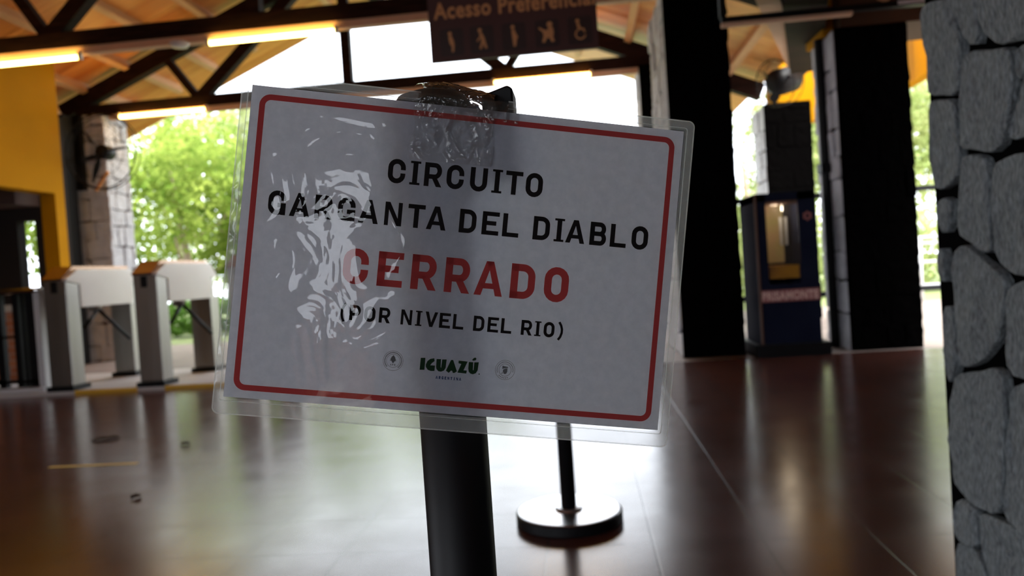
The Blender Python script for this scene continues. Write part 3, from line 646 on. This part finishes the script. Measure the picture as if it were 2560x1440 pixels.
# ------------------------------------------------------------------ floor marks
ft = MB().box((-2.62, 3.415, .0005), (-2.17, 3.44, .002)).build('floor_tape', 'tape_yellow'); tag(ft, 'short yellow strip of tape on the floor at the left', 'tape')
def dry_leaf(c, L, wd, a, label):
    m_ = MB(); n = 10; vs = []
    for i in range(n+1):
        t = i/n; x = (t-.5)*L; h = wd*math.sin(math.pi*t)**.8*.5; z = .004+.010*math.sin(math.pi*t)*(1+.4*math.sin(9*t))
        vs += [(x, -h, z+.006*t), (x, 0, z*.4), (x, h, z+.004)]
    fs = []
    for i in range(n): fs += [(i*3, i*3+3, i*3+4, i*3+1), (i*3+1, i*3+4, i*3+5, i*3+2)]
    o = m_.add(vs, fs).build('dry_leaf', 'debris'); o.location = c; o.rotation_euler = (0, 0, a); tag(o, label, 'leaf', 'dark scraps on the floor')
dry_leaf((-2.73, 4.03, 0), .15, .09, .3, 'dark dry leaf on the floor in front of the turnstiles')
dry_leaf((-1.81, 2.83, 0), .045, .04, 1.2, 'small dark crumb of leaf on the floor, nearest the camera at the left')
dry_leaf((-2.13, 3.79, 0), .05, .03, .2, 'faint dark scrap on the floor between the dry leaf and the yellow tape')

# ------------------------------------------------------------------ trees
def crown(rng, blobs, n, size):
    nb = len(blobs); idx = rng.integers(0, nb, n); B = np.array(blobs)
    d = rng.normal(size=(n, 3)); d /= np.linalg.norm(d, axis=1)[:, None]
    r = rng.uniform(.35, 1, n)**.6
    c = B[idx, :3]+d*(B[idx, 3]*r)[:, None]
    c[:, 2] = np.where(c[:, 2] < .05, .05+rng.uniform(0, .2, n), c[:, 2])
    a = rng.normal(size=(n, 3)); a /= np.linalg.norm(a, axis=1)[:, None]
    b = rng.normal(size=(n, 3)); b -= a*(a*b).sum(1)[:, None]; b /= np.linalg.norm(b, axis=1)[:, None]
    s = (size*rng.uniform(.6, 1.3, n))[:, None]; a = a*s; b = b*s*.5
    return np.stack([c-a*.5, c+b*.5, c+a*.5, c-b*.5], 1).reshape(-1, 3)
def leaves_mesh(name, co, mt):
    n = len(co)//4; me = bpy.data.meshes.new(name); me.vertices.add(len(co)); me.vertices.foreach_set('co', co.ravel())
    me.loops.add(n*4); me.loops.foreach_set('vertex_index', np.arange(n*4)); me.polygons.add(n)
    me.polygons.foreach_set('loop_start', np.arange(0, n*4, 4)); me.polygons.foreach_set('loop_total', np.full(n, 4)); me.update(); me.materials.append(M[mt]); return me
def tree(name, loc, H, Rr, n, lsz, mt, label, cat, seed, group, low=.25, blobs_n=16):
    rng = np.random.default_rng(seed); root = thing(name, loc, label, cat, group, local=True)
    bl = []
    for i in range(blobs_n):
        a = rng.uniform(0, 2*math.pi); q = rng.uniform(0, 1)**.5*Rr*.75; z = H*(low+(1-low)*rng.uniform(.08, .86))
        sh = 1-.45*abs((z/H-.5)); bl.append((q*math.cos(a)*sh, q*math.sin(a)*sh, z, Rr*rng.uniform(.28, .46)))
    o = bpy.data.objects.new('foliage', leaves_mesh('foliage', crown(rng, bl, n, lsz), mt)); COL.objects.link(o); o.parent = root
    tk = MB(); top = (rng.uniform(-.2, .2), rng.uniform(-.2, .2), H*.7)
    tk.tube([(0, 0, -.05), (.05, 0, H*.2), (top[0]*.5, top[1]*.5, H*.45), top], [.11, .085, .06, .02], 10)
    for b in bl[:7]: tk.tube([(top[0]*.4, top[1]*.4, H*rng.uniform(.2, .4)), (b[0]*.6, b[1]*.6, b[2]*.8), (b[0], b[1], b[2])], [.04, .025, .008], 6)
    tk.build('trunk', 'trunk', root)
    return root
G1 = 'garden trees beyond the turnstiles'; G2 = 'garden trees beyond the columns'
tree('leafy_tree', (-7.6, 14.2, 0), 4.6, 2.1, 9500, .15, 'leaf_bright', 'bright yellow-green leafy tree behind the fan and the light grey column', 'tree', 1, G1, .12)
tree('leafy_tree', (-5.6, 15.8, 0), 4.4, 2.1, 9500, .15, 'leaf_bright', 'bright yellow-green tree beside the left edge of the paper sign', 'tree', 2, G1, .12)
tree('leafy_tree', (-11.2, 15.0, 0), 4.9, 2.3, 9000, .15, 'leaf_bright', 'green tree seen through the small window of the dark booth', 'tree', 3, G1, .05)
tree('leafy_tree', (-8.9, 18.5, 0), 5.6, 2.4, 10000, .17, 'leaf_pale', 'paler tree standing farther behind the bright tree next to the light grey column', 'tree', 4, G1, .05)
tree('leafy_tree', (-3.4, 18.5, 0), 4.6, 2.0, 7000, .17, 'leaf_bright', 'tree directly behind the paper sign, hardly visible', 'tree', 5, G1, .1)
tree('leafy_tree', (3.4, 15.5, 0), 4.3, 1.6, 6000, .14, 'leaf_pale', 'pale tree with bright sky gaps right of the tall black column', 'tree', 6, G2, .1)
tree('leafy_tree', (5.3, 16.5, 0), 5.0, 1.9, 9000, .15, 'leaf_pale', 'pale tree behind the cabinet and the thick black column', 'tree', 7, G2, .05)
tree('leafy_tree', (7.6, 16.0, 0), 5.6, 2.0, 9000, .15, 'leaf_pale', 'pale green tree between the thick column and the near stone pillar', 'tree', 8, G2, .15)
def hedge(loc, L, H, D, n, mt, label, seed):
    rng = np.random.default_rng(seed)
    bl = [(-L/2+L*(i+.5)/12, rng.uniform(-.2, .2)*D, H*rng.uniform(.35, .6), H*.55) for i in range(12)]
    o = bpy.data.objects.new('hedge', leaves_mesh('hedge', crown(rng, bl, n, .12), mt)); COL.objects.link(o); o.location = loc
    tag(o, label, 'hedge', kind='stuff')
hedge((-9.0, 13.0, 0), 9, .75, 1, 9000, 'leaf_deep', 'dark green undergrowth below the bright trees', 21)
hedge((-1.5, 17.0, 0), 9, 1.0, 1, 5000, 'leaf_deep', 'undergrowth behind the paper sign', 22)
hedge((6.5, 13.4, 0), 9, 1.5, 1, 12000, 'leaf_pale', 'pale undergrowth behind the tube railing', 23)

# ------------------------------------------------------------------ stanchions
def stanchion(x, y, label, top=True):
    t = thing('belt_stanchion', (x, y, 0), label, 'stanchion', 'black belt stanchions', local=True)
    MB().lathe([(.166, 0), (.168, .004), (.168, .030), (.164, .033)], (0, 0, 0), 64).build('base', 'black_metal', t)
    MB().lathe([(.1635, .0332), (.162, .0355), (.158, .0362), (.045, .037), (.040, .044), (.026, .046)], (0, 0, 0), 64).build('base_cover', 'satin_cover', t)['label'] = 'satin metal cover plate'
    MB().tube([(0, 0, .04), (0, 0, .86)], .0243, 40).build('post', 'black_metal', t, smooth=True)
    return t
s1 = stanchion(-.1007, .546, 'black belt stanchion holding the paper sign, nearest the camera')
hd = MB().lathe([(.0243, .850), (.0290, .854), (.0295, .860), (.0295, .915), (.0285, .923), (.024, .929), (.014, .9325), (.002, .9335)], (0, 0, 0), 40).build('belt_head', 'black_metal', s1, smooth=True)
MB().box((.020, -.012, .868), (.036, .012, .918)).build('belt_slot', 'blue_tag', s1, bevel=.002)
cp = MB().prism([(.038, .866), (.0605, .866), (.0605, .9265), (.0570, .9290), (.0385, .9235)], -.017, .012).build('belt_clip', 'black_metal', s1, bevel=.0015)
s2 = stanchion(-.09, 2.392, 'black belt stanchion with a round base on the floor behind the sign')
MB().lathe([(.0243, .850), (.0290, .854), (.0295, .860), (.0295, .915), (.024, .929), (.002, .9335)], (0, 0, 0), 32).build('belt_head', 'black_metal', s2, smooth=True)

# ------------------------------------------------------------------ the paper sign
SG = thing('paper_sign', (0, 0, 0), 'laminated white paper notice with red border, black and red lettering, taped to the near stanchion', 'sign', local=True)
Mx = Matrix(((.97363, -.17024, .15188), (.16494, .98519, .04692), (-.15762, -.02064, .98728)))
SG.matrix_world = Matrix.Translation((-.08346, .51555, .80912)) @ Mx.to_4x4()
mm = .001
bend = lambda x, z: 0.0
def sheet(name, hw, z0, z1, y, mt, nx=2, nz=2, fn=None, parent=SG, rad=0):
    m_ = MB(); vs = []; fs = []
    for j in range(nz+1):
        for i in range(nx+1):
            a = hw[0]+(hw[1]-hw[0])*i/nx; c = z0+(z1-z0)*j/nz
            if rad:
                ex = max(hw[0]+rad-a, 0, a-(hw[1]-rad)); ez = max(z0+rad-c, 0, c-(z1-rad))
                if ex > 0 and ez > 0:
                    L = math.hypot(ex, ez)
                    if L > rad: 
                        k = rad/L; sx_ = 1 if a > 0 else -1; sz_ = 1 if c > (z0+z1)/2 else -1
                        a = a-sx_*ex*(1-k); c = c-sz_*ez*(1-k)
            vs.append((a*mm, (y+(fn(a, c) if fn else 0))*mm, c*mm))
    for j in range(nz):
        for i in range(nx): k = j*(nx+1)+i; fs.append((k, k+1, k+nx+2, k+nx+1))
    m_.add(vs, fs)
    if isinstance(mt, (list, tuple)):
        for q, f in enumerate(fs):
            a = sum(vs[i][0] for i in f)/4/mm; c = sum(vs[i][2] for i in f)/4/mm
            m_.m[q] = 0 if (abs(a) < 148.5 and abs(c) < 105) or (-36 < a < 24 and c > 100) else 1
    return m_.build(name, mt, parent, smooth=True)
sheet('paper', (-148.5, 148.5), -105, 105, 0, 'paper')
# red border ring with rounded corners
def rrect(hx, hz, r, n=8):
    p = []
    for cx, cz, a0 in ((hx-r, hz-r, 0), (-hx+r, hz-r, 90), (-hx+r, -hz+r, 180), (hx-r, -hz+r, 270)):
        for k in range(n+1): a = math.radians(a0+90*k/n); p.append((cx+r*math.cos(a), cz+r*math.sin(a)))
    return p
def ring(mb, o_, i_, y):
    n = len(o_); mb.add([(a*mm, y*mm, c*mm) for a, c in o_]+[(a*mm, y*mm, c*mm) for a, c in i_], [(k, (k+1) % n, n+(k+1) % n, n+k) for k in range(n)])
mb = MB(); ring(mb, rrect(142.8, 99.8, 7.5), rrect(139.0, 96.0, 4.0), -.08); mb.build('red_border', 'ink_red', SG)

class Pen:
    """draws glyph strokes as flat quads on the paper, unit cap height"""
    def __init__(s, mb, ox, oz, h, y=-.1): s.mb, s.ox, s.oz, s.h, s.y = mb, ox, oz, h, y
    def poly(s, pl): s.mb.add([((s.ox+a*s.h)*mm, s.y*mm, (s.oz+c*s.h)*mm) for a, c in pl], [tuple(range(len(pl)))])
    def path(s, pts, w, closed=False):
        P_ = [Vector(p) for p in pts]; P_ = [q for k, q in enumerate(P_) if k == 0 or (q-P_[k-1]).length > .004]; n = len(P_); L = []; Rr = []
        for i in range(n):
            a = P_[i-1] if (i or closed) else None; b = P_[(i+1) % n] if (i < n-1 or closed) else None
            d1 = (P_[i]-a).normalized() if a is not None else None; d2 = (b-P_[i]).normalized() if b is not None else None
            d = (d1+d2).normalized() if (d1 is not None and d2 is not None) else (d1 or d2)
            nn = Vector((-d.y, d.x)); k = 1
            if d1 is not None and d2 is not None: k = 1/max(.5, nn.dot(Vector((-d1.y, d1.x))))
            L.append(P_[i]+nn*w/2*k); Rr.append(P_[i]-nn*w/2*k)
        for i in range(n if closed else n-1):
            j = (i+1) % n; s.poly([L[i], L[j], Rr[j], Rr[i]])
def arc(cx, cy, rx, ry, a0, a1, n=9):
    return [(cx+rx*math.cos(math.radians(a0+(a1-a0)*k/n)), cy+ry*math.sin(math.radians(a0+(a1-a0)*k/n))) for k in range(n+1)]
def glyph(p, ch, W=.70, s=.19):
    h = s/2; l, r = -W/2, W/2; t = s*.9   # horizontal strokes a touch thinner
    R_c = W/2-h
    if ch == 'O': p.path(arc(0, 1-h-R_c+.015, R_c, R_c, 0, 180)+arc(0, h+R_c-.015, R_c, R_c, 180, 360), s, True)
    elif ch == 'C': p.path([(R_c, 1-h-R_c-.07)]+arc(0, 1-h-R_c+.015, R_c, R_c, 0, 180)+arc(0, h+R_c-.015, R_c, R_c, 180, 360)+[(R_c, h+R_c+.06)], s)
    elif ch == 'G':
        p.path([(R_c, 1-h-R_c-.04)]+arc(0, 1-h-R_c+.015, R_c, R_c, 0, 180)+arc(0, h+R_c-.015, R_c, R_c, 180, 350), s)
        p.poly([(r-s, 0), (r, 0), (r, .50), (r-s, .50)]); p.poly([(.02, .50-t), (r, .50-t), (r, .50), (.02, .50)])
    elif ch == 'I':
        p.poly([(-h, 0), (h, 0), (h, 1), (-h, 1)])
        for z in (0, .905): p.poly([(-.215, z), (.215, z), (.215, z+.095), (-.215, z+.095)])
    elif ch == 'U': p.path([(-R_c, 1)]+arc(0, h+R_c-.015, R_c, R_c, 180, 360)+[(R_c, 1)], s)
    elif ch == 'T': p.poly([(-h, 0), (h, 0), (h, 1), (-h, 1)]); p.poly([(l, 1-t), (r, 1-t), (r, 1), (l, 1)])
    elif ch == 'L': p.poly([(l, 0), (l+s, 0), (l+s, 1), (l, 1)]); p.poly([(l, 0), (r-.02, 0), (r-.02, t), (l, t)])
    elif ch == 'E':
        p.poly([(l, 0), (l+s, 0), (l+s, 1), (l, 1)])
        for z, x1 in ((0, r), (.5-t/2+.01, r-.12), (1-t, r)): p.poly([(l, z), (x1, z), (x1, z+t), (l, z+t)])
    elif ch == 'D':
        p.poly([(l, 0), (l+s, 0), (l+s, 1), (l, 1)]); q = .26
        p.path([(l, 1-t/2), (r-h-q, 1-t/2)]+arc(r-h-q, 1-t/2-q, q, q, 90, 0)+arc(r-h-q, t/2+q, q, q, 0, -90)+[(l, t/2)], s*.97)
    elif ch in 'PRB':
        p.poly([(l, 0), (l+s, 0), (l+s, 1), (l, 1)]); top = 1-t/2; midz = .50 if ch == 'B' else (.42 if ch == 'R' else .40)
        q = (top-midz)/2; rr = r-(.03 if ch == 'B' else 0)
        p.path([(l, top), (rr-h-q*.8, top)]+arc(rr-h-q*.8, top-q, q*.8, q, 90, -90, 12)+[(l, midz)], s*.95)
        if ch == 'B': q2 = (midz-t/2)/2; p.path([(l, midz), (r-h-q2*.8, midz)]+arc(r-h-q2*.8, midz-q2, q2*.8, q2, 90, -90, 12)+[(l, t/2)], s*.95)
        if ch == 'R': p.poly([(-.08, .42), (.14, .42), (r+.02, 0), (r-.21, 0)])
    elif ch == 'A':
        w2 = W/2+.055; p.poly([(-w2, 0), (-w2+.205, 0), (.025, .83), (.105, 1), (-.105, 1)]); p.poly([(w2, 0), (w2-.205, 0), (-.025, .83), (-.105, 1), (.105, 1)])
        p.poly([(-.24, .20), (.24, .20), (.19, .36), (-.19, .36)])
    elif ch == 'V': w2 = W/2+.05; p.poly([(-w2, 1), (-w2+.21, 1), (.03, .2), (.105, 0), (-.105, 0)]); p.poly([(w2, 1), (w2-.21, 1), (-.03, .2), (-.105, 0), (.105, 0)])
    elif ch == 'N':
        p.poly([(l, 0), (l+.17, 0), (l+.17, 1), (l, 1)]); p.poly([(r-.17, 0), (r, 0), (r, 1), (r-.17, 1)]); p.poly([(l, 1), (l+.20, 1), (r, 0), (r-.20, 0)])
    elif ch == '(': p.path([(.16, 1.07), (.02, .85), (-.06, .60), (-.07, .35), (-.01, .08), (.10, -.13)], s*.78)
    elif ch == ')': p.path([(-.14, 1.07), (.0, .85), (.08, .60), (.08, .35), (.0, .08), (-.14, -.13)], s*.78)
def line(name, items, z0, h, mt, s=.205, W=.73):
    mb = MB()
    for ch, x in items: glyph(Pen(mb, x, z0, h), ch, W, s)
    return mb.build(name, mt, SG)
line('lettering', [('C',-47.6),('I',-35.1),('R',-22.9),('C',-7.7),('U',8.4),('I',21.1),('T',32.8),('O',46.9)], 48.8, 16.2, 'ink_black')['label'] = 'first line of black capitals'
line('lettering', [('G',-125.1),('A',-110.0),('R',-94.2),('G',-78.8),('A',-63.9),('N',-47.3),('T',-31.7),('A',-17.9),('D',3.6),('E',19.2),('L',33.4),('D',54.6),('I',67.0),('A',78.4),('B',94.4),('L',108.8),('O',123.9)], 19.6, 16.0, 'ink_black')['label'] = 'second line of black capitals'
line('lettering', [('C',-69.2),('E',-45.9),('R',-23.1),('R',-.2),('A',21.6),('D',45.0),('O',68.4)], -22.0, 23.6, 'ink_red', .215, .72)['label'] = 'large red capitals'
line('lettering', [('(',-75.0),('P',-66.8),('O',-56.9),('R',-46.9),('N',-32.1),('I',-23.8),('V',-15.2),('E',-5.9),('L',3.4),('D',17.4),('E',27.2),('L',36.5),('R',50.4),('I',58.2),('O',66.1),(')',74.2)], -46.8, 10.3, 'ink_black', .205, .73)['label'] = 'small black capitals in brackets'
def flat(mb, pl, y=-.1): mb.add([(a*mm, y*mm, c*mm) for a, c in pl], [tuple(range(len(pl)))])
mb = MB()
flat(mb, [(-19.97,-68.32),(-16.83,-68.05),(-16.75,-76.3),(-20.04,-76.5)])
flat(mb, [(-10.78,-67.86),(-10.42,-69.83),(-12.11,-71.24),(-13.13,-72.88),(-9.88,-72.79),(-9.91,-76.47),(-12.33,-76.72),(-14.56,-76.09),(-16.0,-74.2),(-16.15,-72.58),(-15.28,-70.14),(-13.44,-68.53)])
flat(mb, [(-9.21,-68.22),(-6.14,-68.07),(-6.02,-73.38),(-5.59,-74.07),(-5.39,-68.23),(-2.33,-67.97),(-2.53,-73.82),(-3.53,-75.73),(-5.45,-76.61),(-7.28,-76.49),(-8.68,-75.06),(-9.08,-73.63)])
flat(mb, [(.68,-68.09),(2.13,-67.97),(5.36,-75.54),(3.83,-76.67),(2.75,-76.85),(2.08,-75.45),(1.34,-75.32),(.68,-76.11),(-.15,-77.0),(-2.18,-75.61)])
flat(mb, [(5.87,-68.06),(12.08,-68.23),(9.82,-74.45),(12.1,-74.44),(11.83,-76.51),(5.71,-76.33),(7.89,-70.22),(5.95,-69.93)])
flat(mb, [(12.92,-68.44),(15.93,-68.37),(16.15,-73.74),(16.61,-73.8),(16.67,-68.4),(19.74,-68.05),(19.43,-73.66),(18.34,-75.76),(16.41,-76.61),(14.74,-76.32),(13.43,-75.06),(12.93,-72.91)])
flat(mb, [(15.05,-66.71),(16.12,-65.43),(17.19,-65.07),(18.0,-65.91),(17.36,-66.97),(15.57,-67.39)])
flat(mb, [(20.26,-75.78),(20.99,-75.72),(21.14,-76.44),(20.34,-76.6)])
mb.build('wordmark', 'ink_green', SG)['label'] = 'dark green heavy lettering'
mb = MB()
for i, ch in enumerate('ARGENTINA'): glyph(Pen(mb, -8.0+i*2.0, -81.7, 2.0), ch, .62, .26)
mb.build('wordmark_subtitle', 'ink_blue', SG)['label'] = 'tiny blue capitals'
def circ(cx, cz, r, w_, mb, n=48, dash=None, a0=0, a1=360):
    for k in range(n):
        if dash and k % dash[0] >= dash[1]: continue
        t0, t1 = math.radians(a0+(a1-a0)*k/n), math.radians(a0+(a1-a0)*(k+1)/n)
        flat(mb, [(cx+(r-w_/2)*math.cos(t0), cz+(r-w_/2)*math.sin(t0)), (cx+(r+w_/2)*math.cos(t0), cz+(r+w_/2)*math.sin(t0)), (cx+(r+w_/2)*math.cos(t1), cz+(r+w_/2)*math.sin(t1)), (cx+(r-w_/2)*math.cos(t1), cz+(r-w_/2)*math.sin(t1))])
sc_, s2_ = (-38.43, -71.9), (38.2, -71.9)
mb = MB(); circ(*sc_, 6.7, .22, mb); circ(*sc_, 4.5, .2, mb); circ(*sc_, 5.6, .75, mb, 90, (3, 2), -50, 230)
for a, b in ((0, 3.4), (-.5, 2.2), (-1.2, .8)):
    pass
flat(mb, [(sc_[0]+a, sc_[1]+b) for a, b in ((0,3.9),(.9,2.7),(1.5,1.9),(1.2,1.8),(2.0,.8),(1.4,.6),(2.3,-.1),(1.2,-.1),(.5,-1.1),(.4,-1.5),(-.4,-1.5),(-.5,-1.1),(-1.2,0),(-2.4,0),(-1.5,.8),(-2.0,1.0),(-1.3,2.0),(-1.5,2.1),(-.9,2.9))])
for i, ch in enumerate('APN'): glyph(Pen(mb, sc_[0]-1.3+i*1.3, sc_[1]-3.3, 1.25), ch, .6, .22)
mb.build('round_seal', 'ink_grey', SG)['label'] = 'grey round seal with a small tree'
mb = MB(); circ(*s2_, 6.7, .22, mb); circ(*s2_, 4.2, .25, mb); circ(*s2_, 5.5, .7, mb, 90, (4, 2), -10, 200); circ(*s2_, 5.5, .6, mb, 12, (2, 1), 225, 300)
for pl in (((-2,2.8),(1.9,2.2),(1.8,1.5),(-.2,1.2),(-2,.6)), ((-1.3,.3),(.2,1.0),(1.6,1.2),(1.6,-1.2),(.9,-2.6),(-.6,-2.8),(-1.5,-1.0)), ((-2.3,-2.6),(-1.6,-1.4),(-1.4,-1.7),(-1.9,-3.0))):
    flat(mb, [(s2_[0]+a, s2_[1]+b) for a, b in pl])
mb.build('round_seal', 'ink_grey', SG)['label'] = 'grey round seal with a shield'
# laminating pouch: two films around the paper, sealed rim
wav = lambda a, c: -.9*math.exp(-(((a+70)/45)**2+((c-10)/48)**2))+.35*noise.noise(Vector((a*.012, c*.012, 3)))
def pf_(a, c):
    e = min(a+154.8, 155.4-a, c+116.2, 112.2-c)   # distance from the rim
    k = max(0, min(1, e/6)); return -.15-.55*k+wav(a, c)*k
sheet('front_film', (-154.8, 155.4), -116.2, 112.2, -.25, ['pouch_clear', 'pouch'], 90, 66, pf_, rad=4)
sheet('back_film', (-154.8, 155.4), -116.2, 112.2, .45, ['pouch_clear', 'pouch_back'], 60, 40, lambda a, c: .3*noise.noise(Vector((a*.02, c*.02, 9))), rad=4)
mb = MB()
def rim(mb, o_, i_, y):
    # welded line around the sheet, left out where the tape covers it
    def cut(p):
        q = []
        for k in range(len(p)):
            a, b = p[k], p[(k+1) % len(p)]; q.append(a)
            if abs(a[1]-b[1]) < .01 and a[1] > 0 and abs(a[0]-b[0]) > 100: q += [(24, a[1]), (-36, a[1])]
        return q
    A, B = cut(o_), cut(i_); n = len(A)
    mb.add([(a*mm, y*mm, c*mm) for a, c in A]+[(a*mm, y*mm, c*mm) for a, c in B], [(k, (k+1) % n, n+(k+1) % n, n+k) for k in range(n) if not (A[k][0] == 24 and A[k][1] > 0)])
def rr2(x0, x1, z0, z1, r): 
    hx, hz = (x1-x0)/2, (z1-z0)/2; ox, oz = (x0+x1)/2, (z0+z1)/2
    return [(a+ox, c+oz) for a, c in rrect(hx, hz, r)]
rim(mb, rr2(-155.3, 155.9, -116.7, 112.7, 4.5), rr2(-154.4, 155.0, -115.8, 111.8, 3.9), -.5)
rim(mb, rr2(-150.9, 150.9, -107.7, 107.5, 2), rr2(-150.3, 150.3, -107.2, 107.0, 1.8), -.9)
mb.build('seal_rim', 'seam', SG)['label'] = 'milky welded rim of the plastic'
# crumpled clear tape over the stanchion head and the sheet's top
def tape_strip(name, parent_mat, path_fn, nu=46, nv=26):
    m_ = MB(); vs = []; fs = []
    for j in range(nv+1):
        for i in range(nu+1): vs.append(path_fn(i/nu, j/nv))
    for j in range(nv):
        for i in range(nu): k = j*(nu+1)+i; fs.append((k, k+1, k+nu+2, k+nu+1))
    return m_.add(vs, fs)
tp = thing('clear_tape', (-.1, .53, .93), 'crumpled clear adhesive tape over the stanchion head and the sheet', 'tape')
Wm = SG.matrix_world
def on_sheet(a, c, lift): return Wm @ Vector((a*mm, -lift*mm, c*mm))
def tape_a(u, v):
    # v 0: lower end on the sheet, v .55: sheet top, then over the head to the back
    n1 = noise.noise(Vector((u*7, v*9, 1)))*.0022+noise.noise(Vector((u*19, v*17, 5)))*.0009
    xx = -40+u*56+noise.noise(Vector((u*3, v*5, 2)))*4
    if v < .5:
        c = 66+(105-66)*v/.5; p = on_sheet(xx, c, 1.6); return p-Y*abs(n1)*.35
    t = (v-.5)/.5; ang = t*math.pi*.9
    p0 = on_sheet(xx, 105, 1.6); hx = (p0.x+.1007)
    zt = .936-max(0, (abs(hx)-.012))*.35
    yb = .510+(1-math.cos(ang))*.035; z = p0.z+(zt-p0.z)*min(1, math.sin(min(ang, math.pi/2)))
    if ang > math.pi/2: z = zt-(1-math.sin(ang))*.03
    return Vector((p0.x, yb, z+.001+abs(n1)*.8))
tape_strip('a', None, tape_a).build('tape_patch', 'tape', tp, smooth=True)
def tape_b(u, v):
    n1 = noise.noise(Vector((u*8, v*7, 11)))*.003
    c = 101+v*13; a = -10+u*42
    p = on_sheet(a, c-u*4, 1.2); return p-Y*(abs(n1)*.5)+Z*n1*.5
tape_strip('b', None, tape_b, 30, 14).build('tape_end', 'tape', tp, smooth=True)
